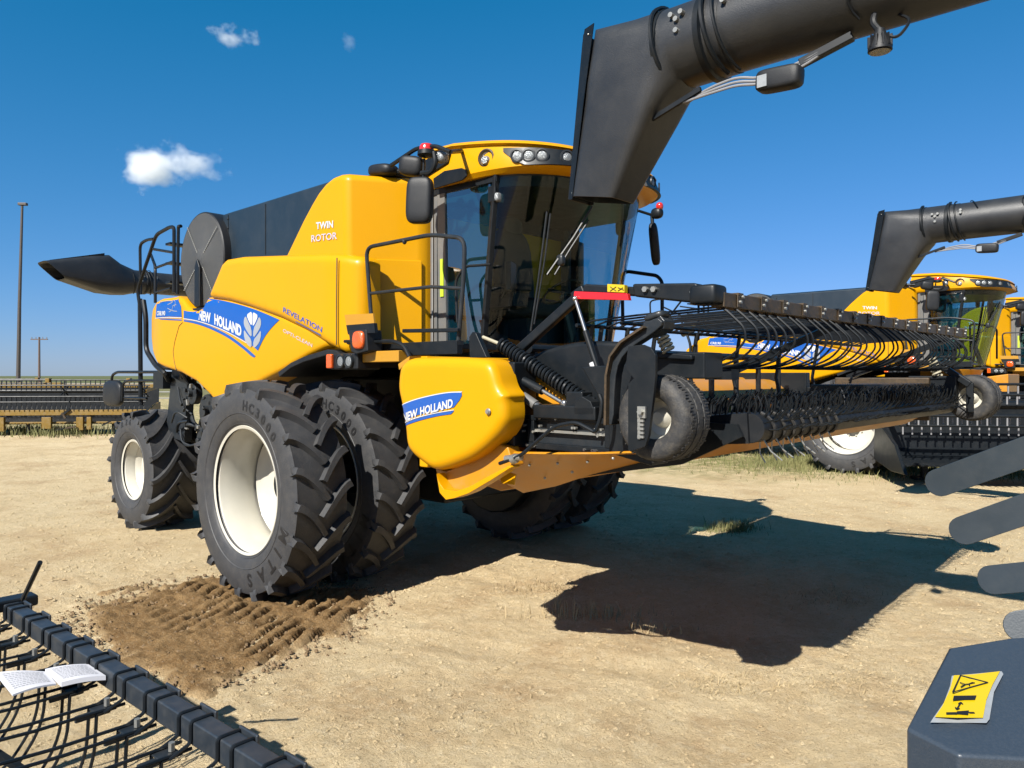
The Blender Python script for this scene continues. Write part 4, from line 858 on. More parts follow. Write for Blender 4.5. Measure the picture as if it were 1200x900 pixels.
# chassis of the header: side box, end plates, back frame, pan
def hz_(X): return 1.52+(X-3.2)*.03
g = MB(); a = h_(600, 485); b = h_(722, 532)
YF = -2.13; fa = px(600, 485, Y=YF); fb = px(722, 533, Y=YF); x0, x1, z0, z1 = fa.x, fb.x, fb.z, fa.z
g.bb(x0, x1, YF+.005, YF+.08, z0+.005, z1-.005); g.build('side_box', M['steel_dark'], PH)
g = MB(); g.bb(x0, x1, YF-.04, YF, z1-.03, z1); g.build('frame_rail', K_, PH, bevel=.004); g = MB(); g.bb(x0, x1, YF-.04, YF, z0, z0+.035); g.build('frame_rail', K_, PH, bevel=.004)
for xx in (x0, x0+.16, x1-.05): g = MB(); g.bb(xx, xx+.05, YF-.038, YF, z0+.036, z1-.031); g.build('frame_post', K_, PH, bevel=.004)
g = MB(); g.bb(x0+.21, x1-.05, YF-.03, YF-.002, z0+.10, z0+.115); g.build('frame_slat', M['zinc'], PH); g = MB(); g.bb(x0+.3, x0+.5, YF-.028, YF-.002, z0+.12, z0+.18); sb = g.build('side_frame', K_, PH, bevel=.004)
g = MB(); rnd = random.Random(9)
for _ in range(22):
    x = rnd.uniform(x0+.02, x1-.03); z = rnd.choice([z0+.018, z0+.10, z0+.13, z1-.06, z1-.015]); g = MB(); g.cyl((x, YF-.03, z), (x, YF-.052, z), .008, n=6); g.build('frame_bolt', M['zinc'], sb)
g = MB(); hp = [h_(595, 542), h_(620, 533), h_(640, 515), h_(660, 498), h_(685, 494), h_(700, 502), h_(707, 506), h_(713, 490), h_(715, 470), h_(712, 462)]
g.tube(fillet([(p.x, -2.37, p.z) for p in hp], .06), .011, 8); g.build('hydraulic_hose', K_, PH)
g = MB(); p = h_(604, 537); g.cyl((p.x-.02, -2.36, p.z), (p.x+.1, -2.36, p.z+.02), .02, n=12); g.cyl((p.x+.03, -2.36, p.z), (p.x+.06, -2.36, p.z+.01), .028, n=12); g.build('hose_coupler', M['zinc'], PH)
# yellow pan under the header, near end plate to far end
g = MB(); prof = [(2.35, 1.26), (2.75, 1.20), (3.3, 1.32), (4.12, 1.505), (4.44, 1.665), (4.40, 1.68), (4.1, 1.54), (3.2, 1.50), (2.5, 1.95), (2.35, 1.95)]
g.prism(prof, -1.90, 2.3); g.build('header_pan', M['yellow_steel'], PH, bevel=.01)
g = MB(); g.prism([(3.1, 1.30), (4.12, 1.49), (4.47, 1.66), (4.44, 1.72), (3.1, 1.75)], -1.93, -1.905); g.build('pan_end_darkener', K_, PH)  # black plate added to darken the sunlit near end of the pan
g = MB(); Yt, Yb = -2.27, -1.92
topl = [px(x, y, Y=Yt) for x, y in ((570, 535), (600, 531), (650, 532), (700, 532), (760, 530))]; botl = [px(x, y, Y=Yb) for x, y in ((583, 562), (613, 578), (652, 570), (688, 558), (760, 540))]
g.loft([[tuple(a), tuple(b), tuple(b+Vector((0, .02, .01))), tuple(a+Vector((0, .02, .01)))] for a, b in zip(topl, botl)])
ep = g.build('end_plate', M['yellow_steel'], PH, bevel=.006)
for x, y in ((590, 541), (604, 556), (622, 545), (640, 560), (655, 543), (672, 553), (690, 541), (720, 537)):
    t_ = (y-532)/42; p = px(x, y, Y=Yt+(Yb-Yt)*t_); g = MB(); g.blob(p+Vector((0, -.012, 0)), (.009, .009, .009), nu=8, nv=6); g.build('plate_bolt', M['zinc'], ep)
g = MB(); g.prism(pxz([(583, 548), (606, 556), (604, 568), (590, 566)], -2.22), -2.235, -2.225); g.build('skid_bracket', Y_, PH)
g = MB(); g.bb(3.2, 4.0, 2.25, 2.35, 1.5, 1.85); g.bb(2.35, 3.2, 2.25, 2.35, 1.3, 2.0); g.build('end_plate', K_, PH, bevel=.01)
g = MB(); g.bb(2.28, 2.36, -2.2, 2.3, 1.35, 2.02); g.bb(2.2, 2.36, -2.2, 2.3, 1.98, 2.10); g.build('back_frame', Y_, PH, bevel=.01)
g = MB(); g.cyl((2.75, -2.15, 1.65), (2.75, 2.25, 1.65), .28, n=28); g.build('cross_auger', M['yellow_steel'], PH)
# black hood (auger end cover)
hd = [(640, 485), (636, 470), (610, 428), (632, 412), (668, 402), (700, 399), (735, 401), (755, 408), (768, 422), (772, 440), (772, 485)]
g = MB(); g.prism(chaikin(pxz(hd, -1.95), 1), -1.98, -1.86); g.build('end_hood', K_, PH, bevel=.03)
# tall bracket plate, near gauge wheel
def gauge(name_root, near):
    e = empty('gauge_wheel', (0, 0, 0)); e.parent = PH
    if near: c = Vector((4.235, -2.30, 1.762)); 
    else: c = Vector((4.66, 2.45, 1.765))
    g = MB(); Ro, wd = .212, .225; h = wd/2
    g.lathe([(.10, -h*.7), (.115, -h*.9), (.15, -h), (.185, -h*.95), (.204, -h*.8), (.211, -h*.4), (.212, -h*.3), (.207, -h*.28), (.207, -h*.2), (.212, -h*.18), (.213, 0), (.212, h*.18), (.207, h*.2), (.207, h*.28), (.212, h*.3), (.211, h*.4), (.204, h*.8), (.185, h*.95), (.15, h), (.115, h*.9), (.10, h*.7)], c=(0, 0, 0), n=64)
    for k in range(84):
        a = 2*PI*k/84
        for yy in (-h*.55, 0, h*.55): g.box((.2115*math.cos(a), yy+.012*math.sin(k*PI*.5), .2115*math.sin(a)), (.003, h*.24, .007), Matrix.Rotation(-a, 3, 'Y'))
    rz = Matrix.Rotation(R(-4 if near else -8), 3, 'Z'); g.v = [tuple(rz @ Vector(v)+c) for v in g.v]; ty = g.build('tyre', M['smallrub'], e, smooth=40)
    g = MB(); g.lathe([(.108, -h*.72), (.112, -h*.8), (.104, -h*.74), (.092, -h*.5), (.085, -h*.1), (.05, -h*.02), (.04, -h*.3), (.03, -h*.45), (.001, -h*.46)], n=40); g.lathe([(.108, h*.72), (.104, h*.74), (.092, h*.5), (.085, -h*.05)], n=40)
    g.v = [tuple(rz @ Vector(v)+c) for v in g.v]; g.build('rim', M['cream'], e)
    return e, c
e1, cw = gauge('', True); e2, cf = gauge('', False)
def hl(l, Y=-2.46): return pxz(l, Y)
g = MB(); g.prism(hl([(745, 443), (738, 450), (738, 527), (741, 529), (758, 523), (762, 510), (768, 460), (770, 440), (770, 416), (765, 408), (755, 404), (738, 406), (735, 430), (744, 443)]), -2.475, -2.455); fk = g.build('fork_plate', K_, e1, bevel=.006)
g = MB(); p = px(751, 490, Y=-2.49)
g.bb(p.x-.022, p.x+.022, -2.487, -2.475, p.z-.0, p.z+.055); 
for k in range(5): g.bb(p.x-.022+.004*(k % 2), p.x+.012, -2.487, -2.475, p.z-.095+k*.019, p.z-.083+k*.019)
g.bb(p.x-.022, p.x-.008, -2.485, -2.475, p.z-.1, p.z); g.cyl((p.x, -2.47, p.z+.03), (p.x, -2.505, p.z+.03), .014, n=6); g.build('height_stop', M['zinc'], fk)
# bent arm and spring over the near gauge wheel
g = MB(); am = [px(x, y, Y=-2.40) for x, y in ((717, 497), (719, 455), (722, 422), (738, 404), (761, 387), (776, 374))]; am = fillet(am, .08)
g = MB(); g.prism(chaikin(pxz([(712, 498), (713, 440), (718, 417), (730, 401), (757, 383), (771, 371), (781, 379), (766, 392), (741, 408), (728, 423), (723, 445), (721, 498)], -2.40), 1), -2.42, -2.36)
g.build('wheel_arm', M['steel_dark'], e1, bevel=.006); g = MB(); g.prism(pxz([(710, 498), (711, 440), (716, 417), (728, 400), (755, 382), (757, 384), (730, 402), (718, 418), (713.5, 440), (712.5, 498)], -2.43), -2.45, -2.33); g.build('arm_edge', M['rust'], e1)
g = MB(); g.prism(hl([(757, 383), (764, 372), (778, 369), (784, 376), (783, 386), (772, 392), (760, 396)], -2.36), -2.40, -2.30); g.blob(px(770, 371, Y=-2.36), (.06, .05, .02), 3, Matrix.Rotation(-.25, 3, 'Y')); g.build('arm_head', M['steel_dark'], e1, bevel=.01)
def coil(mb, p, q, r_, turns, wire, n=12):
    p = Vector(p); q = Vector(q); d = (q-p); ax = d.normalized(); u = ax.cross(Vector((0, 1, .2))).normalized(); v = ax.cross(u)
    mb.tube([p+d*t+(u*math.cos(2*PI*turns*t)+v*math.sin(2*PI*turns*t))*r_ for t in np.linspace(0, 1, int(turns*n)+1)], wire, 6)
g = MB(); coil(g, px(773, 388, Y=-2.25), px(784, 412, Y=-2.25), .028, 5.5, .008); g.build('arm_spring', M['spring'], e1)
g = MB(); a = px(772, 414, Y=-2.2); b = px(813, 444, Y=-2.2); g.bb(a.x, b.x+.08, -2.24, -2.05, 1.97+(440-444)*3.5/870, a.z); g.prism(pxz([(770, 412), (812, 416), (812, 422), (770, 420)], -2.26), -2.27, -2.1); g.prism(pxz([(690, 430), (772, 425), (772, 545), (722, 530), (722, 485)], -2.15), -2.22, -2.05); g.build('arm_mount', K_, PH, bevel=.008)
# far gauge wheel fork
g = MB(); q = cf; g.bb(q.x-.03, q.x+.03, 2.28, 2.31, q.z-.13, q.z+.14); g.bar((q.x, 2.3, q.z+.12), (q.x-.35, 2.3, q.z+.38), .06, .06); g.bb(q.x-.5, q.x-.1, 2.25, 2.35, q.z-.05, q.z+.20); g.cyl((q.x, 2.28, q.z), (q.x, 2.5, q.z), .018); g.build('fork_plate', K_, e2, bevel=.008)
g = MB(); coil(g, (q.x-.30, 2.25, q.z+.36), (q.x-.25, 2.25, q.z+.20), .035, 5, .01); g.build('arm_spring', M['spring'], e2)
# big flotation spring, cylinders
g = MB(); a = px(588, 404, Y=-2.12); b = px(693, 474, Y=-2.12); coil(g, a, b, .038, 27, .0095, 14); g.cyl(a, b, .02); g.build('flotation_spring', K_, PH)
g = MB(); g.tube([px(566, 395, Y=-2.12), a], .011, 8); g.build('spring_rod', M['spring'], PH)
g = MB(); g.prism(pxz([(553, 420), (552, 395), (556, 389), (560, 390), (573, 419)], -2.2), -2.22, -2.18); g.build('spring_bracket', K_, PH, bevel=.005); g = MB(); g.prism(pxz([(682, 480), (684, 468), (692, 464), (702, 470), (706, 480), (706, 486), (682, 486)], -2.12), -2.2, -2.05); g.build('spring_bracket', K_, PH, bevel=.005)
g = MB(); c1, c2, c3 = [px(x, y, Y=-2.16) for x, y in ((578, 428), (636, 458), (661, 473))]; g.cyl(c1, c2, .026); g.build('lift_cylinder', K_, PH); g = MB(); g.cyl(c2, c3, .012); g.blob(c3, (.022, .02, .022), 2.5); g.build('cylinder_rod', M['chrome'], PH)
g = MB(); c1, c2 = [px(x, y, Y=-2.16) for x, y in ((588, 445), (628, 475))]; g.cyl(c1, c2, .018, .03); g.build('lift_cylinder', M['pillar'], PH); g = MB(); g.cyl(c2, c2+Vector((.03, -.0, -.01)), .024); g.build('cylinder_end', M['chrome'], PH)
g = MB(); g.bb(3.3, 3.75, -2.2, -2.0, 1.72, 1.80); g.bb(3.10, 3.2, -2.25, -2.05, 1.55, 2.05); g.box((3.58, -2.12, 1.83), (.12, .1, .1)); g.build('cylinder_mount', K_, PH, bevel=.01)
g = MB(); g.prism(pxz([(598, 418), (612, 425), (668, 470), (640, 486), (600, 486)], -2.0), -2.02, -1.98); g.build('inner_plate', M['yellow_steel'], PH)
g = MB(); p = px(706, 472, Y=-2.12); g.lathe([(.001, -.01), (.03, -.01), (.035, -.015), (.062, -.012), (.066, 0)], c=(p.x-.03, -2.02, p.z), n=28); g.build('yellow_pulley', M['yellow'], PH)
# windguard
WG = empty('windguard', (0, 0, 0)); WG.parent = PH
XB, ZB = 4.28, 2.345; Yn, Yf = -2.08, 2.20
def beamx(Y): return 4.41+.21*(Y-Yn)/(Yf-Yn)
g = MB(); a = px(601, 417, Y=-2.05); b = px(680, 346, Y=-2.05); g.bar(a, b, .05, .06)
c = px(686, 338, Y=-2.08); d = px(748, 342, Y=-2.08); e = px(752, 344, Y=-2.08); f = px(822, 347, Y=-2.08); g.bar(px(672, 348, Y=-2.08), c, .05, .05); g.bar(c, d, .05, .05)
g.prism(pxz([(744, 333), (818, 332), (822, 335), (822, 353), (812, 355), (746, 348)], -2.08), -2.11, -2.03); arm_ = g.build('guard_arm', K_, WG, bevel=.012)
g = MB(); g.blob(Vector((4.37, -2.10, 2.37)), (.075, .07, .05), 6); g.build('beam_cap', K_, WG)
g = MB()
for x, y in ((756, 339), (766, 339), (814, 342)): p = px(x, y, Y=-2.12); g.cyl((p.x, -2.10, p.z), (p.x, -2.13, p.z), .016 if x < 800 else .024, n=6)
g.build('arm_bolts', M['zinc'], arm_)
g = MB(); p = px(674, 343, Y=-2.14); q = px(738, 352, Y=-2.14); g.prism(pxz([(674, 341.5), (736, 344), (738, 352), (673, 350.5)], -2.14), -2.15, -2.12); rb = g.build('red_bar', M['red'], WG, bevel=.003)
g = MB(); g.prism(pxz([(713, 333), (733, 334), (733, 343), (713, 342)], -2.14), -2.15, -2.12); st = g.build('yellow_sticker', M['label'], WG)
g = MB(); pp = lambda x, y: px(x, y, Y=-2.1525)
for l in ([(715, 336), (722, 341)], [(715, 341), (722, 336)], [(724, 337), (731, 340)], [(724, 341), (730, 337)]): g.tube([pp(*q_) for q_ in l], .002, 4)
g.build('sticker_marks', M['ink'], st)
g = MB(); c1, c2, c3 = [px(x, y, Y=-2.16) for x, y in ((674, 350), (686, 388), (712, 468))]; g.cyl(c2, c3, .017); gs = g.build('gas_strut', K_, WG); g = MB(); g.cyl(c1, c2, .0095); g.blob(c1, (.016, .016, .016), nu=8, nv=6); g.build('strut_rod', M['chrome'], gs)
g = MB(); g.cyl(px(694, 425, Y=-2.165), px(699, 441, Y=-2.165), .0185); g.build('strut_label', M['white'], gs)
g = MB(); g.tube([px(712, 466, Y=-2.2), px(711, 478, Y=-2.2)], .012, 8); g.build('strut_foot', M['white'], gs)
# beam: long box with brackets
g = MB(); g.bar((beamx(Yn), Yn, ZB), (beamx(Yf), Yf, ZB), .075, .075); g.build('guard_beam', M['rust'], WG, bevel=.006)
nb = 17
for i in range(nb):
    t = (i+.6)/nb; Y = Yn+(Yf-Yn)*t; x = beamx(Y); g = MB(); g.bb(x-.045, x+.046, Y-.03, Y+.03, ZB+.03, ZB+.043); g.bb(x+.038, x+.043, Y-.03, Y+.03, ZB-.03, ZB+.043); 
    g.build('beam_bracket', M['rust'], WG, bevel=.004)
g = MB()
for i in range(nb):
    t = (i+.6)/nb; Y = Yn+(Yf-Yn)*t; x = beamx(Y)
    g = MB()
    for dx in (-.014, .014): g.cyl((x+.044, Y+dx, ZB+.01+dx), (x+.056, Y+dx, ZB+.01+dx), .008, n=6)
    g.build('bracket_bolt', M['zinc'], WG)
nw = 38
for i in range(nw):
    Y = Yn+(Yf-Yn)*(i+.3)/nw; x = beamx(Y); g = MB()
    if i < 35:
        q_ = random.uniform(-.015, .015); x += q_; Y += random.uniform(-.02, .02)
        pts = [(x+.01, Y, ZB-.03), (x+.05, Y, ZB-.06), (x+.13, Y+.01, ZB-.14), (x+.14, Y+.01, ZB-.20), (x+.08, Y+.01, ZB-.27), (x-.02, Y+.01, ZB-.315), (x-.14, Y+.01, ZB-.335), (x-.28, Y+.01, ZB-.33)]
        g.tube(fillet(pts, .09, 3), .0065, 5)
    g.tube([(x-.03, Y+.03, ZB-.03), (x-.5, Y+.03, ZB-.045), (x-.80, Y+.03, ZB-.06), (x-.90, Y+.03, ZB-.09)], .0062, 5)
    g.build('guard_wire', M['black'], WG)
g = MB(); g.cyl((3.05, -1.95, 2.14), (3.05, 1.9, 2.14), .03, n=10)
for Y in np.linspace(-1.9, 1.9, 9): g.bar((3.05, Y, 1.5), (3.05, Y, 2.16), .03, .04)
g.tube([(beamx(Yn)-.88, Yn, ZB-.085), (beamx(Yf)-.88, Yf, ZB-.085)], .012, 6)
for Y in (-1.95, -1.86, -1.77, -1.6, -1.3, -.8, -.2, .5, 1.2): g.tube([(beamx(Y)-.87, Y, ZB-.08), (beamx(Y)-.92, Y, 1.95), (beamx(Y)-.86, Y, 1.68)], .014, 6)
g.tube([(3.75, -1.95, ZB-.075), (3.72, 1.7, ZB-.075)], .012, 6); g.bar((4.22, .0, 2.31), (3.75, -.55, 2.0), .04, .05); g.box((3.7, -.62, 1.99), (.2, .12, .10)); g.bar((4.5, 2.2, 2.3), (3.6, 2.28, 1.95), .04, .05); g.build('guard_frame', K_, WG)
# pickup belts and rollers with tines
g = MB(); XR, ZR = 4.50, 1.70
g.cyl((XR-.02, -1.86, ZR), (XR-.02, 2.25, ZR), .075, n=24); g.cyl((3.45, -2.1, 1.60), (3.45, 2.25, 1.60), .07, n=20)
g.loft([[(3.45, Y, 1.675), (XR-.03, Y, ZR+.078), (XR-.02, Y, ZR-.078), (3.45, Y, 1.53)] for Y in (-1.88, 2.22)])
belt = g.build('pickup_belt', M['blackp'], PH)
g = MB(); rnd = random.Random(12)
for row in range(13):
    X = 3.50+row*.080; z = 1.675+(X-3.45)/(XR-.03-3.45)*(ZR+.078-1.675)
    for j in range(62):
        Y = -1.84+j*.066+(row % 2)*.034; a = rnd.uniform(-.03, .03); b = rnd.uniform(-.02, .02); hh = rnd.uniform(.085, .13); g.tube([(X, Y, z-.005), (X+.012+a*.4, Y+b*.5, z+hh*.55), (X+.045+a, Y+b, z+hh)], .0042, 4)
for k, ang in enumerate((78, 50, 22, -6)):
    for j in range(62):
        Y = -1.84+j*.066+(k % 2)*.034; e_ = Vector((math.cos(R(ang)), 0, math.sin(R(ang)))); t_ = Vector((math.sin(R(ang)), 0, -math.cos(R(ang)))); c_ = Vector((XR-.02, Y, ZR)); b = Vector((rnd.uniform(-.015, .015), rnd.uniform(-.02, .02), rnd.uniform(-.015, .015))); g.tube([c_+e_*.07, c_+e_*.12+b*.4, c_+e_*.17-t_*.03+b], .0042, 4)
tn = g.build('pickup_tines', K_, belt); tn['kind'] = 'stuff'
g = MB()
for k, ang in enumerate((-60, -95)):
    for j in range(7):
        Y = -1.78+j*.15+k*.05; e_ = Vector((math.cos(R(ang)), 0, math.sin(R(ang)))); c_ = Vector((XR-.02, Y, ZR)); g.tube([c_+e_*.07, c_+e_*.14+Vector((0, .01, 0)), c_+e_*.19+Vector((.03, .02, 0))], .004, 5)
t2_ = g.build('worn_tines', M['zinc'], belt); t2_['kind'] = 'stuff'
g = MB()
for j in range(8):
    Y = -1.8+j*.13; 
    for k in range(3): a = [R(70-150*t) for t in np.linspace(0, 1, 8)]; g.tube([(XR-.02+.083*math.cos(b), Y+.10*(b-R(70))/-2.6+.0, ZR+.083*math.sin(b)) for b in a], .009, 6)
g.build('belt_cleats', M['smallrub'], belt)
g = MB(); g.bb(3.95, 4.35, .35, 2.2, 1.83, 1.90); g.bb(3.5, 4.35, 2.2, 2.27, 1.55, 1.95); g.build('front_tube', M['rust'], PH, bevel=.01)
# ------------------------------------------------------------------ more combines of the same kind, parked in the same row
c2 = copy_tree(CB); c2.location = (1.02, 12.25, 0); c2['label'] = 'yellow combine harvester parked behind the wire windguard, its full cab in view'
c3 = copy_tree(CB); c3.location = (1.6, 19.0, 0); c3['label'] = 'yellow combine harvester mostly cut off by the right edge, farthest in the row'
# ------------------------------------------------------------------ unloading augers of machines out of view
def rring(c, a, b, e, n=28):
    out = []
    for k in range(n):
        t = 2*PI*k/n; s_, q = math.sin(t), math.cos(t); f = lambda v: math.copysign(abs(v)**(2/e), v)
        out.append(tuple(Vector(c)+Vector(a)*f(q)+Vector(b)*f(s_)))
    return out
def make_auger(L_, outward=False):
    t = empty('unloading_auger'); Z = 3.82; r_ = .215
    g = MB(); g.cyl((.50, 0, Z), (L_, 0, Z), r_, n=48); g.build('tube', M['spout'], t)
    g = MB(); g.cyl((L_, 0, .6), (L_, 0, Z+.3), .30, n=32); g.bb(L_-.6, L_+.6, -.6, .6, 0, .6); g.build('turret', M['spout'], t, bevel=.02)
    g = MB(); g.lathe([(r_+.003, .46), (r_+.022, .47), (r_+.022, .50), (r_+.003, .51)], c=(0, 0, Z), axis='X', n=48); g.lathe([(r_+.003, .20), (r_+.014, .205), (r_+.014, .235), (r_+.003, .24)], c=(0, 0, Z), axis='X', n=48); g.build('collar', K_, t)
    g = MB()
    loops = [rring((.60, 0, Z), (0, 0, -r_-.004), (0, r_+.004, 0), 2), rring((.30, 0, Z), (.02, 0, -r_-.008), (0, r_+.008, 0), 2)]
    if not outward:
        loops += [rring((.17, 0, Z-.01), (.14, 0, -.23), (0, .215, 0), 2.6), rring((.02, 0, Z-.02), (.25, 0, -.25), (0, .21, 0), 4), rring((-.05, 0, Z-.23), (.225, 0, -.14), (0, .20, 0), 6), rring((-.265, 0, Z-.77), (.160, 0, -.03), (0, .125, 0), 7)]
        inner = [rring((-.262, 0, Z-.772), (.150, 0, -.028), (0, .115, 0), 7), rring((-.15, 0, Z-.40), (.15, 0, -.08), (0, .12, 0), 4)]
    else:
        loops += [rring((.05, 0, Z+.02), (.05, 0, -.30), (0, .27, 0), 2.6), rring((-.15, 0, Z+.08), (.06, 0, -.37), (0, .30, 0), 3.4), rring((-.45, 0, Z+.06), (.09, 0, -.33), (0, .31, 0), 4.5), rring((-1.12, 0, Z+.06), (.17, 0, -.15), (0, .28, 0), 5)]
        inner = [rring((-1.115, 0, Z+.06), (.155, 0, -.135), (0, .265, 0), 5), rring((-.7, 0, Z+.06), (.1, 0, -.16), (0, .2, 0), 3)]
    g.loft(loops, cap=False); n = 28; k = len(loops)-1; sp_ = g.build('spout', M['spout'], t, smooth=50)
    g = MB(); g.loft([loops[-1]]+inner, cap=False); g.add(inner[-1], [tuple(range(n))]); g.build('spout_mouth', K_, sp_, smooth=50, flip=False)
    g = MB()
    if not outward:
        for s_ in (-1, 1):
            g.add([(x, s_*(y+o), z) for x, y, z in ((-.20, .18, Z+.235), (-.275, .17, Z+.225), (-.30, .16, Z+.15), (-.455, .10, Z-.755), (-.42, .105, Z-.76), (-.27, .185, Z-.2)) for o in (0, .006)], [(0, 2, 4, 6, 8, 10), (1, 3, 5, 7, 9, 11), (0, 1, 3, 2), (2, 3, 5, 4), (4, 5, 7, 6), (6, 7, 9, 8), (8, 9, 11, 10), (10, 11, 1, 0)])
        g.add([(-.29, -.17, Z+.2), (-.29, .17, Z+.2), (-.455, .10, Z-.755), (-.455, -.10, Z-.755), (-.28, -.17, Z+.2), (-.28, .17, Z+.2), (-.445, .10, Z-.755), (-.445, -.10, Z-.755)], [(0, 1, 2, 3), (4, 5, 6, 7), (0, 1, 5, 4), (2, 3, 7, 6), (1, 2, 6, 5), (0, 3, 7, 4)])
    else: g.prism([(-.3, Z+.46), (-1.2, Z+.23), (-1.2, Z+.215), (-.3, Z+.42)], -.2, .2)
    fl = g.build('spout_flange', K_, sp_)
    g = MB()
    if not outward:
        for k in range(6): q = k/5; g.blob((-.24-.18*q, -.185+.075*q, Z+.18-.90*q), (.006, .006, .006), nu=8, nv=6)
    for x, z in ((.37, .06), (.40, .09), (.34, .09), (.37, .0), (.64, .07), (.64, .10)): g.cyl((x, -.20, Z+z), (x, -.235, Z+z), .014, n=10)
    g.build('rivets', M['zinc'], sp_)
    g = MB()
    for x0, dx in ((.20, .10), (.50, .12), (.56, .13)):
        g.tube([(x0+dx*max(0, t-.25), -(r_+.026)*math.sin(t*PI*.95+.1), Z+(r_+.026)*math.cos(t*PI*.95+.1)) for t in np.linspace(0, .95, 18)], .009 if x0 > .5 else .013, 6)
    g.build('strap', K_, sp_)
    # cable, lamp box and lamp under the tube
    if not outward:
        g = MB(); zz = Z-.255
        for k, off in enumerate((0, .016, -.014)):
            g.tube(fillet([(.34, -.08+off, Z-.345), (.49, -.10, Z-.325+off), (.66, -.10, Z-.315+off*1.4), (.78, -.10, Z-.35+off), (.98, -.10, Z-.33+off), (1.18, -.07, Z-.24)], .10), .0075, 8)
        g.build('cable', M['cable'], t)
        g = MB(); g.blob((.885, -.10, Z-.365), (.115, .05, .055), 5, Matrix.Rotation(.07, 3, 'Y')); b_ = g.build('control_box', KP, t)
        g = MB(); g.box((.815, -.152, Z-.37), (.05, .004, .06)); g.build('box_label', M['plast'], b_)
        g = MB(); g.bar((.98, -.08, Z-.31), (1.22, -.05, Z-.235), .05, .04); g.build('bracket', K_, t, bevel=.005); g = MB(); g.bar((.12, -.10, Z-.40), (.45, -.10, Z-.30), .02, .025); g.build('cable_arm', K_, t)
        g = MB(); g.lathe([(.001, .05), (.02, .05), (.03, .02), (.05, -.03), (.052, -.05), (.001, -.055)], c=(1.36, -.12, Z-.32), axis='Z', n=24)
        for k in range(12): a = 2*PI*k/12; g.box((1.36+.043*math.cos(a), -.12+.043*math.sin(a), Z-.33), (.006, .02, .05), Matrix.Rotation(a+PI/2, 3, 'Z'))
        g.tube(fillet([(1.34, -.10, Z-.16), (1.32, -.10, Z-.22), (1.36, -.12, Z-.28)], .04), .015, 8); lm = g.build('work_lamp', KP, t)
        g = MB(); g.lathe([(.001, -.058), (.045, -.056)], c=(1.36, -.12, Z-.32), axis='Z', n=24); g.build('lamp_glass', M['lens'], lm)
        g = MB(); g.tube(fillet([(1.36, -.12, Z-.28), (1.43, -.12, Z-.34), (1.49, -.10, Z-.26), (1.42, -.06, Z-.2)], .06), .007, 6)
        g.tube([(1.26+.02*math.sin(t*5), -.228*math.sin(t), Z+.228*math.cos(t)) for t in np.linspace(.1, 2.6, 14)], .007, 6); g.tube([(.70+.1*t, -.229*math.sin(t), Z+.229*math.cos(t)) for t in np.linspace(.0, 1.1, 10)], .007, 6); g.build('lamp_wire', K_, lm)
    return t
gA = 'grain unloading augers of machines outside the picture'
a1 = make_auger(7.0); a1.location = (3.74, -1.74, 0); tag(a1, 'big black unloading auger with drooping spout hanging over the nearest cab, close to the viewer', 'unloading auger', gA)
a2 = copy_tree(a1); a2.location = (3.50, 4.74, 0); a2['label'] = 'smaller looking black unloading auger with spout, above the cab of the combine behind the windguard'
a3 = make_auger(6.0, True); a3.location = (-9.05, -.10, -.02); a3.rotation_euler = (0, 0, PI/2); tag(a3, 'black unloading auger pointing left, behind the rear ladder of the nearest combine', 'unloading auger', gA)
# ------------------------------------------------------------------ foreground windguard of another pickup header (lower left)
FH = empty('pickup_header', (0, 0, 0)); tag(FH, 'dark pickup header with ribbed guard beam and thin wires in the bottom left corner', 'pickup header')
za = .93
A0 = px(12, 706, Z=za); A1 = px(352, 912, Z=za); dv = (A1-A0).normalized(); sdv = Vector((dv.y, -dv.x, 0)) ; sdv = sdv if sdv.y < 0 else -sdv; Lb = (A1-A0).length
A1 = A0+dv*(Lb+1.2); Lb += 1.2
g = MB(); g.bar(A0-Vector((0, 0, .035)), A1-Vector((0, 0, .035)), .062, .072); gb = g.build('guard_beam', M['beam'], FH, bevel=.006)
nk = int(Lb/.235)
for k in range(nk+1):
    s_ = .10+k*.235; c = A0+dv*s_; rot = Matrix((dv, -sdv, Vector((0, 0, 1)))).transposed()
    for d_ in (-.038, .038):
        g = MB(); e_ = c+dv*d_; o_ = .036
        loop = fillet([e_+sdv*.10+Vector((0, 0, -.085)), e_+sdv*o_+Vector((0, 0, -.06)), e_+sdv*o_+Vector((0, 0, .004)), e_-sdv*o_+Vector((0, 0, .004)), e_-sdv*o_+Vector((0, 0, -.07))], .012, 3)
        g.tube(loop, .0058, 6); g.build('u_bolt', K_, FH)
    g = MB(); g.box(c-sdv*.040+Vector((0, 0, -.010)), (.10, .010, .045), rot); g.build('end_clip', M['beam'], FH, bevel=.004)
    g = MB(); g.box(c+sdv*.09+Vector((0, 0, -.085)), (.075, .065, .006), rot); g.box(c+sdv*.12+Vector((0, 0, -.095)), (.014, .11, .022), rot); g.build('wire_bracket', M['steel_dark'], FH, bevel=.003)
    g = MB(); g.cyl(c+sdv*.075+Vector((0, 0, -.08)), c+sdv*.075+Vector((0, 0, -.055)), .010, n=6); g.build('bracket_nut', M['zinc'], FH)
    g = MB(); 
    for d_ in (-.032, .032):
        e_ = c+dv*d_; g.tube([e_+sdv*.03+Vector((0, 0, -.08)), e_+sdv*.3+Vector((0, 0, -.075)), e_+sdv*.8+Vector((0, 0, -.04)), e_+sdv*1.4+Vector((0, 0, -.04))], .0055, 6)
        g.tube(fillet([e_+sdv*.12+Vector((0, 0, -.085)), e_+sdv*.13+Vector((0, 0, -.26)), e_+sdv*.24+Vector((0, 0, -.42)), e_+sdv*.5+Vector((0, 0, -.46)), e_+sdv*.85+Vector((0, 0, -.40))], .14, 6), .0055, 6)
    g.build('guard_wire', K_, FH)
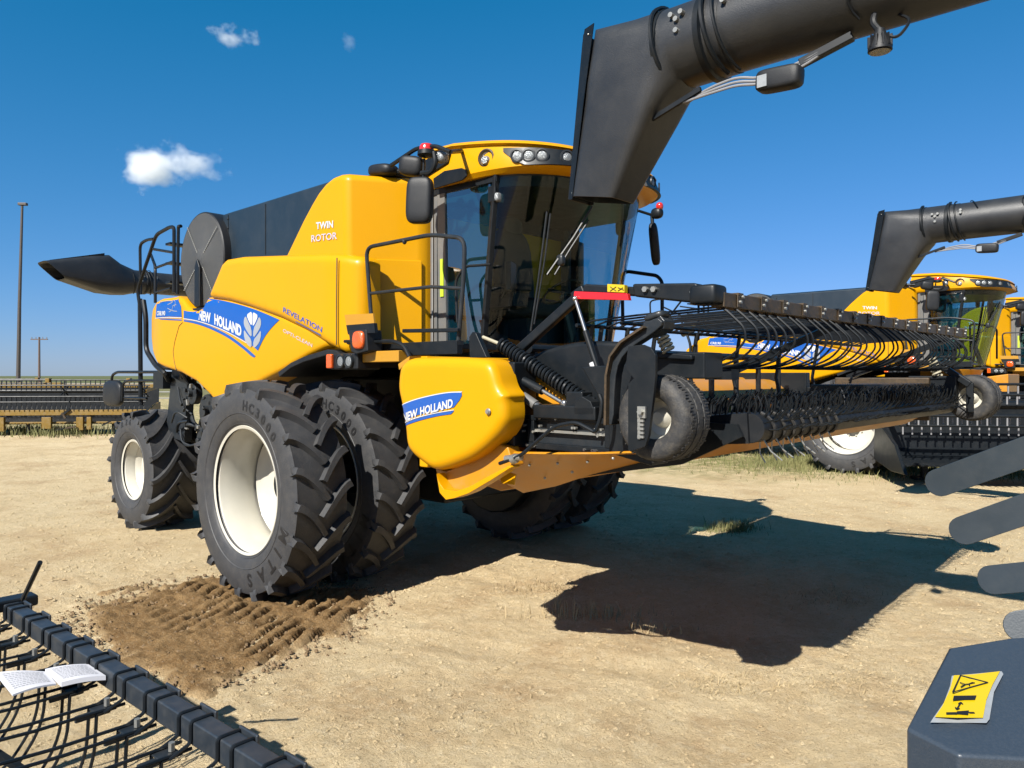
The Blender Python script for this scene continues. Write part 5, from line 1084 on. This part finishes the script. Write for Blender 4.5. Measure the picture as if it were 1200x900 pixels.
g = MB(); q0 = A0+dv*.02; g.box(q0-dv*.05+Vector((0, 0, -.01)), (.10, .22, .05), rot); g.bb(q0.x-1.0, q0.x-.06, q0.y-.10, q0.y-.03, .85, .95); g.build('end_arm', K_, FH, bevel=.01)
g = MB(); g.tube([px(27, 702, Y=q0.y), px(47, 659, Y=q0.y)], .010, 8); g.build('pin_rod', K_, FH)
g = MB(); c = A0+dv*.9; g.bar(c+sdv*.45+Vector((0, 0, -.12)), c+dv*1.2+sdv*.62+Vector((0, 0, -.25)), .03, .03)
g.bar(c-dv*.5+sdv*.5+Vector((0, 0, -.1)), c+dv*.55+sdv*.22+Vector((0, 0, -.3)), .02, .02); g.bar(A0+sdv*.62+Vector((0, 0, -.12)), A1+sdv*.62+Vector((0, 0, -.12)), .02, .025); g.bar(A0+sdv*1.0+Vector((0, 0, -.08)), A1+sdv*1.0+Vector((0, 0, -.08)), .02, .025)
g.build('guard_frame', K_, FH)
rnd = random.Random(31)
for k in range(16):
    e_ = A0+dv*(k/16*Lb); g = MB(); j1, j2 = rnd.uniform(-.25, .25), rnd.uniform(-.3, .3)
    g.tube(fillet([e_+sdv*.35+Vector((0, 0, -.42)), e_+sdv*.62+dv*j1+Vector((0, 0, -.30)), e_+sdv*1.0+dv*(j1+j2)+Vector((0, 0, -.22)), e_+sdv*1.5+dv*j2+Vector((0, 0, -.30))], .2), .0055, 5); g.build('lower_wire', K_, FH)
# belt deck beneath, with tines
g = MB(); n0 = A0+sdv*.60; n1 = A1+sdv*.60
P4 = [A0+sdv*.75-dv*.3, A1+sdv*.62, A1+sdv*2.0, A0+sdv*2.0-dv*.3]
g.loft([[(p.x, p.y, z) for p in P4] for z in (.30, .40)]); g.cyl(P4[0]+Vector((0, 0, -.58)), P4[1]+Vector((0, 0, -.58)), .07, n=16)
bd = g.build('pickup_belt', KP, FH); g = MB(); rnd = random.Random(2)
for k in range(900):
    u_ = rnd.random(); v_ = rnd.uniform(.66, 1.9); p = A0+dv*(u_*Lb)+sdv*v_; p.z = .40; a = sdv*(-.05)+dv*rnd.uniform(-.02, .02); g.tube([p, p+a*.4+Vector((0, 0, .05)), p+a+Vector((0, 0, .09))], .004, 4)
tt = g.build('pickup_tines', M['steel_dark'], bd); tt['kind'] = 'stuff'
g = MB()
for q in (P4[0], P4[3], P4[1]): g.bb(q.x-.03, q.x+.03, q.y-.03, q.y+.03, 0, .35)
g.bar(A0+sdv*2.0+Vector((0, 0, -.9)), A0+sdv*2.0+Vector((0, 0, -.05)), .05, .05); g.bar(A0-dv*.05+Vector((0, 0, -.02)), A0+sdv*2.0-dv*.05+Vector((0, 0, -.02)), .05, .04); g.build('frame_leg', K_, FH)
# open booklet lying on the wires
bp = [px(x, y, Z=za-.035) for x, y in ((-6, 790), (55, 789), (66, 803), (15, 816))]; bq = [px(x, y, Z=za-.035) for x, y in ((53, 789), (103, 783), (124, 797), (72, 805))]
BK = empty('booklet', (0, 0, 0)); tag(BK, 'open white paper booklet lying on the wires of the header in the bottom left corner', 'booklet')
def page(q, z0, z1, curl):
    g = MB(); a, b, c, d = q
    def f(u, v, z): p = (a*(1-u)+b*u)*(1-v)+(d*(1-u)+c*u)*v; return (p.x, p.y, p.z+z+curl*math.sin(PI*u))
    g.loft([[f(u, 0, z0), f(u, 1, z0), f(u, 1, z1), f(u, 0, z1)] for u in np.linspace(0, 1, 12)]); return g
pg = page(bp, .0, .006, .006).build('left_pages', M['paper'], BK, smooth=60); pg.name = 'page'
pg2 = page(bq, .0, .016, .005).build('page', M['paper'], BK, smooth=60)
for pgs, q, zt_ in ((pg, bp, .006), (pg2, bq, .016)):
    g = MB(); a, b, c, d = q; rr = random.Random(5)
    for i in range(9):
        v = .12+i*.085
        u = .1
        while u < .88:
            l = rr.uniform(.03, .08)
            def f(u, v): p = (a*(1-u)+b*u)*(1-v)+(d*(1-u)+c*u)*v; return (p.x, p.y, p.z+zt_+.0012+(.006 if zt_ < .01 else .005)*math.sin(PI*u))
            g.add([f(u, v), f(min(u+l, .9), v), f(min(u+l, .9), v+.02), f(u, v+.02)], [(0, 1, 2, 3)]); u += l+.02
    g.build('text_lines', M['cable'], pgs, flip=False)
# ------------------------------------------------------------------ lower right: steel hood with warning sticker, flat blades
TB = empty('chopper_tailboard', (0, 0, 0)); tag(TB, 'dark slate steel hood with yellow warning sticker and four flat rounded blades, bottom right corner', 'chopper tailboard')
zt1, zt2 = 1.22, 1.16
tp = [px(1112, 758, Z=1.30), px(1182, 747, Z=1.30), px(1260, 742, Z=1.30), px(1420, 900, Z=1.22), px(1124, 884, Z=1.22), px(1062, 853, Z=1.22)]
g = MB(); g.loft([[tuple(p) for p in tp], [(p.x, p.y, .45) for p in tp]]); hd2 = g.build('hood', M['slate'], TB, bevel=.008, seg=3)
g = MB(); q = [px(1126, 889, Z=1.19), px(1300, 889, Z=1.19)]; nrm = (q[1]-q[0]).cross(Vector((0, 0, 1))).normalized(); nrm = nrm if (Vector((CX, CY, 1.2))-q[0]).dot(nrm) > 0 else -nrm
g.loft([[tuple(p+Vector((0, 0, z))+nrm*o) for z, o in ((.0, .0), (.0, .03), (-.5, .03), (-.5, .0))] for p in q]); g.build('front_plate', M['pillar'], hd2, bevel=.004)
bvh2 = bvh_of([hd2])
def hoodpt(x, y, lift):
    o = Vector((CX, CY, CH)); d = (px(x, y, d=1)-o).normalized(); h = bvh2.ray_cast(o, d); p = h[0] if h[0] else px(x, y, Z=1.26); return p+Vector((0, 0, lift))
def hoodpoly(pts, lift, m, name, parent):
    g = MB(); g.add([hoodpt(x, y, lift) for x, y in pts], [tuple(range(len(pts)))]); return g.build(name, m, parent, flip=False)
zc = lambda l: [(1060+a*140/788, 740+b*160/900) for a, b in l]
bs = hoodpoly(zc([(312, 312), (640, 282), (652, 300), (590, 420), (560, 600), (540, 625), (170, 622), (190, 590), (260, 490), (300, 380)]), .007, M['plast'], 'sticker_border', hd2)
ys = hoodpoly(zc([(325, 318), (460, 310), (630, 290), (580, 380), (540, 480), (518, 600), (350, 600), (200, 595), (250, 520), (300, 410)]), .010, M['label'], 'warning_sticker', hd2)
g = MB()
def ln(l, w_=.0022):
    pts = [hoodpt(x, y, .0128) for x, y in zc(l)]
    for i in range(len(pts)-1): g.bar(pts[i], pts[i+1], w_*1.1, .001)
ln([(370, 325), (550, 372), (318, 438), (370, 325)], .0024); ln([(365, 372), (400, 385), (425, 383), (450, 372)]); ln([(400, 385), (372, 402)]); ln([(425, 383), (430, 395)]); ln([(432, 380), (462, 374)]); ln([(370, 510), (345, 550)]); ln([(356, 515), (372, 505), (384, 518)]); ln([(335, 538), (345, 552), (362, 545)]); ln([(275, 575), (345, 574)]); ln([(275, 583), (345, 583)]); ln([(425, 574), (460, 574)], .004)
g.build('sticker_marks', M['ink'], ys)
hoodpoly(zc([(325, 462), (475, 460), (465, 488), (318, 492)]), .0130, M['ink'], 'sticker_bar', ys); hoodpoly(zc([(345, 566), (425, 560), (420, 590), (345, 584)]), .0130, M['ink'], 'sticker_bar', ys)
# flat blades fanning out to the left, each a thin steel strip with a rounded tip
def blade(tip, root_, wd, d_tip, d_root):
    a = px(*tip, d=d_tip); b = px(*root_, d=d_root); ax = (b-a); L0 = ax.length; ax.normalize(); view = (Vector((CX, CY, CH))-a).normalized(); up = ax.cross(view).normalized(); up = up if up.z > 0 else -up; nm = ax.cross(up)
    n = 10; out = [(math.cos(t), math.sin(t)) for t in np.linspace(PI/2, 3*PI/2, n)]
    prof = [(wd/2+wd/2*x*1.0, wd/2*y) for x, y in out]+[(L0, -wd/2), (L0, wd/2)]
    g = MB(); k = []
    for o in (-.004, .004): k.append([tuple(a+ax*x+up*y+nm*(o+.03*(abs(y)/wd)**2)) for x, y in prof])
    g.loft(k); return g.build('blade', M['blade'], TB, bevel=.002)
for tip, rt, wd, dt, dr in (((1086, 571), (1290, 498), .105, 2.9, 2.5), ((1114, 627), (1290, 566), .10, 2.7, 2.4), ((1146, 681), (1290, 668), .095, 2.55, 2.3), ((1176, 737), (1290, 722), .09, 2.2, 2.1)): blade(tip, rt, wd, dt, dr)
g = MB(); p0 = px(1290, 480, d=2.45); p1 = px(1280, 760, d=2.1); g.bar(p0, p1, .06, .06); c_ = (tp[2]+tp[3])/2
g.bb(c_.x-.05, c_.x+.05, c_.y-.05, c_.y+.05, 0, 1.2); g.bar(p1, Vector((c_.x, c_.y, 1.15)), .05, .05); g.bb(tp[4].x+.1, tp[4].x+.18, tp[4].y+.1, tp[4].y+.18, 0, .5); g.build('support_frame', K_, TB)
# ------------------------------------------------------------------ grain headers standing in the background
def grain_header(loc, rz, L_, label, beam, sc_=1.0, group=None, style=0):
    t = empty('grain_header', loc, rz); tag(t, label, 'grain header', group)
    # local: X along the width, front (cutter bar) at -Y
    g = MB(); g.prism([(.9, .50), (.95, 1.55), (.88, 1.58), (.82, .6), (-.1, .42), (-.1, .36), (.8, .34)], 0, L_, axis='X'); g.v = [(x, y, z) for x, y, z in g.v]; g.build('back_sheet', K_, t)
    g = MB(); g.bb(0, L_, .95, 1.1, .55, .75); g.bb(0, L_, .86, 1.0, 1.55, 1.67); g.bb(0, L_, -.14, -.05, .36, .44) if style == 0 else None; g.build('main_beam', beam, t, bevel=.01)
    for x in (0, L_):
        s_ = 1 if x else -1
        g = MB(); g.prism([(-.75, .28), (-.2, .75), (.5, 1.0), (1.0, 1.05), (1.05, .35), (0, .25)], x-.03, x+.03, axis='X'); g.build('end_divider', M['black'] if style else beam, t, bevel=.02)
        g = MB(); g.bar((x, 1.0, 1.6), (x, -.35, 1.45), .07, .10); g.build('reel_arm', K_ if style else beam, t)
    g = MB(); n = max(6, int(L_/.11))
    for k in range(n): x = (k+.5)/n*L_; g.prism([(x-.02, -.12), (x+.02, -.12), (x+.004, -.26), (x-.004, -.26)], .37, .395, axis='Z')
    g.build('cutter_bar', M['steel_dark'], t)
    rc = Vector((0, -.30, 1.46)); rr = .36
    g = MB(); g.cyl((0, rc.y, rc.z), (L_, rc.y, rc.z), .07, n=14)
    for k in range(6):
        a = 2*PI*k/6+.5; y, z = rc.y+rr*math.cos(a), rc.z+rr*math.sin(a); g.cyl((0, y, z), (L_, y, z), .022, n=8)
    for x in np.linspace(.05, L_-.05, max(3, int(L_/1.6))):
        for k in range(6): a = 2*PI*k/6+.5; g.bar((x, rc.y, rc.z), (x, rc.y+rr*math.cos(a), rc.z+rr*math.sin(a)), .03, .03)
    g.build('reel', K_, t)
    g = MB(); n = int(L_/.15)
    for k in range(6):
        a = 2*PI*k/6+.5; y, z = rc.y+rr*math.cos(a), rc.z+rr*math.sin(a)
        for j in range(n): x = (j+.5)/n*L_; g.prism([(x-.012, y), (x+.012, y), (x+.006, y+.03), (x-.006, y+.03)], z-.16, z+.01, axis='Z')
    tt = g.build('reel_tines', M['cable'] if style else K_, t); tt['kind'] = 'stuff'
    if not style:
        g = MB()
        for j in range(n): x = (j+.5)/n*L_; g.prism([(x-.012, rc.y+.02), (x+.012, rc.y+.02), (x+.006, rc.y+.05), (x-.006, rc.y+.05)], rc.z+rr-.14, rc.z+rr-.01, axis='Z')
        for j in range(n): x = (j+.2)/n*L_; g.prism([(x-.012, -.16), (x+.012, -.16), (x+.006, -.13), (x-.006, -.13)], .86, .97, axis='Z')
        t3_ = g.build('pale_tines', M['zinc'], t); t3_['kind'] = 'stuff'
        rnd = random.Random(3)
        for k in range(16):
            x = rnd.uniform(.1, L_-.5); a_ = Vector((x, -.34, rnd.uniform(.15, .6))); g = MB(); g.bar(a_, a_+Vector((rnd.uniform(-.5, .5), 0, rnd.uniform(-.3, .3))), .05, rnd.uniform(.03, .1)); g.build('brace', K_ if k % 3 else M['rust'], t)
    g = MB()
    for x in (L_*.12, L_*.5, L_*.85): g.bb(x-.05, x+.05, .9, 1.0, 0, .6); g.bb(x-.2, x+.2, .8, 1.1, 0, .05); g.bb(x-.04, x+.04, -.05, .03, 0, .38)
    g.build('stand_leg', K_, t)
    if style == 0:
        g = MB(); rnd = random.Random(int(L_*10)); g.bb(0, L_, -.30, -.18, .66, .84)
        for k in range(7):
            x = rnd.uniform(.2, L_-.4); g.bb(x, x+rnd.uniform(.12, .4), -.28, -.16, .12+rnd.uniform(0, .1), .60)
        for x in (L_*.25, L_*.6, L_*.93): g.bb(x-.06, x+.06, rc.y-.1, rc.y+.1, 1.74, 1.88)
        g.build('guard_plates', beam, t, bevel=.01)
    return t
gh_g = 'grain headers parked in the background'
h1 = px(175, 500, d=25.0); t1 = grain_header((h1.x, h1.y, 0), 0, 7.6, 'wide black grain header with ochre beam, left of the nearest combine', M['olive'], group=gh_g)
ang = math.atan2(-Yr*1.0+0, -Xr)  # extend to the picture's left, facing the viewer
dirv = Vector((-math.sin(TH), -math.cos(TH), 0)); dirv = (dirv+Vector((.676, -.737, 0))*.12).normalized(); t1.rotation_euler = (0, 0, math.atan2(dirv.y, dirv.x)+PI); t1.location = Vector((h1.x, h1.y, 0))+dirv*7.6
h2 = px(-30, 504, d=33); t2 = grain_header((h2.x-5, h2.y-5, 0), t1.rotation_euler.z, 5.5, 'ochre framed grain header farther back at the left edge', M['olive'], group=gh_g); t2.location = px(60, 504, d=31).xy.to_3d()+dirv*5.5
h3 = px(1046, 553, d=13.3); t3 = grain_header((h3.x, h3.y, 0), 0, 7.0, 'black header with pale fingers near the cab at the right edge', K_, group=gh_g, style=1)
t3.rotation_euler = (0, 0, math.atan2(.676, .737)*.75); 
# ------------------------------------------------------------------ poles
def lamp_post():
    p = px(21, 438, d=55); p.z = 0; t = empty('light_pole', p); tag(t, 'tall slim light pole with small lamp head at the far left', 'light pole')
    H_ = CH+200*55/870
    g = MB(); g.tube([(0, 0, 0), (.08, .08, H_*.5), (.22, .22, H_)], .12, 10, radii=[.16, .12, .085]); g.build('pole', M['galv'], t)
    g = MB(); g.box((.25, .25, H_+.05), (.62, .3, .2), Matrix.Rotation(.8, 3, 'Z')); g.build('lamp_head', M['galv'], t, bevel=.04)
lamp_post()
p = px(46, 438, d=130); p.z = 0; t = empty('utility_pole', p); tag(t, 'distant wooden utility pole with crossarm', 'utility pole'); H_ = CH+43*130/870
g = MB(); g.tube([(0, 0, 0), (0, 0, H_+.3)], .18, 8, radii=[.22, .15]); g.build('pole', M['wood'], t); g = MB(); g.box((0, 0, H_-.1), (3.0, .14, .18), Matrix.Rotation(PI/2-TH, 3, 'Z')); g.build('crossarm', M['wood'], t)
g = MB()
for k in (-1.3, -.6, .6, 1.3): q = Vector((k*math.sin(TH), k*math.cos(TH), H_)); g.cyl(q, q+Vector((0, 0, .3)), .07, n=8)
g.build('insulator', M['cable'], t)
# low fence of tubes behind the rear of the combine
p = px(150, 478, d=48); t = empty('pipe_fence', (p.x, p.y, 0)); tag(t, 'pale distant pipe fence seen past the rear ladder', 'fence'); g = MB(); rv = Vector((Xr, Yr, 0))
for k in range(6): g.cyl(rv*(k*1.1-1.5), rv*(k*1.1-1.5)+Vector((0, 0, 1.3)), .035, n=8)
for z in (.5, .9, 1.28): g.cyl(rv*-1.5+Vector((0, 0, z)), rv*4.2+Vector((0, 0, z)), .03, n=8)
g.build('fence_rails', M['cable'], t)
# ------------------------------------------------------------------ clouds
def cloud(cx, cy, wpx, hpx, dist, dens, label, seed, thr):
    c = px(cx, cy, d=dist); s_ = dist/870; wx, hz = wpx*s_/2, hpx*s_/2
    me = bpy.data.meshes.new('cloud'); bm = bmesh.new(); bmesh.ops.create_cube(bm, size=2); bm.to_mesh(me); bm.free()
    o = link(bpy.data.objects.new('cloud', me)); o.location = c; o.scale = (wx, wx*.6, hz); o.rotation_euler = (0, 0, PI/2-TH)
    tag(o, label, 'cloud', 'small clouds in the blue sky')
    m = bpy.data.materials.new('cloud_vapour'); m.use_nodes = True; N = m.node_tree.nodes; L = m.node_tree.links; N.remove(N['Principled BSDF'])
    v = N.new('ShaderNodeVolumePrincipled'); v.inputs['Color'].default_value = (1, 1, 1, 1); v.inputs['Anisotropy'].default_value = .1
    tc = N.new('ShaderNodeTexCoord'); ln_ = N.new('ShaderNodeVectorMath'); ln_.operation = 'LENGTH'
    no = N.new('ShaderNodeTexNoise'); no.inputs['Scale'].default_value = 1.7; no.inputs['Detail'].default_value = 7; no.inputs['Roughness'].default_value = .58
    mp = N.new('ShaderNodeMapping'); mp.inputs['Location'].default_value = (seed, seed*.7, seed*1.3); mp.inputs['Scale'].default_value = (wx/max(hz, 1)*.6, .8, .75); L.new(tc.outputs['Object'], mp.inputs['Vector']); L.new(mp.outputs[0], no.inputs['Vector'])
    L.new(tc.outputs['Object'], ln_.inputs[0])
    a = N.new('ShaderNodeMath'); a.operation = 'MULTIPLY_ADD'; a.inputs[1].default_value = -1.0; a.inputs[2].default_value = thr; L.new(ln_.outputs['Value'], a.inputs[0])
    b = N.new('ShaderNodeMath'); b.operation = 'MULTIPLY_ADD'; b.inputs[1].default_value = 2.2; L.new(no.outputs['Fac'], b.inputs[0]); L.new(a.outputs[0], b.inputs[2])
    mr = N.new('ShaderNodeMapRange'); mr.inputs['From Min'].default_value = 0; mr.inputs['From Max'].default_value = .5; mr.inputs['To Max'].default_value = dens; L.new(b.outputs[0], mr.inputs['Value'])
    L.new(mr.outputs[0], v.inputs['Density']); L.new(v.outputs[0], N['Material Output'].inputs['Volume']); me.materials.append(m)
cloud(187, 192, 172, 80, 1500, .04, 'brightest small white cloud above the rear of the nearest combine', 3.1, -.55)
cloud(274, 42, 100, 38, 1500, .028, 'thin wispy cloud high in the sky at the upper left', 8.3, -.62)
cloud(410, 50, 40, 34, 1500, .010, 'tiny faint round cloud right of the wispy cloud', 5.2, -.6)
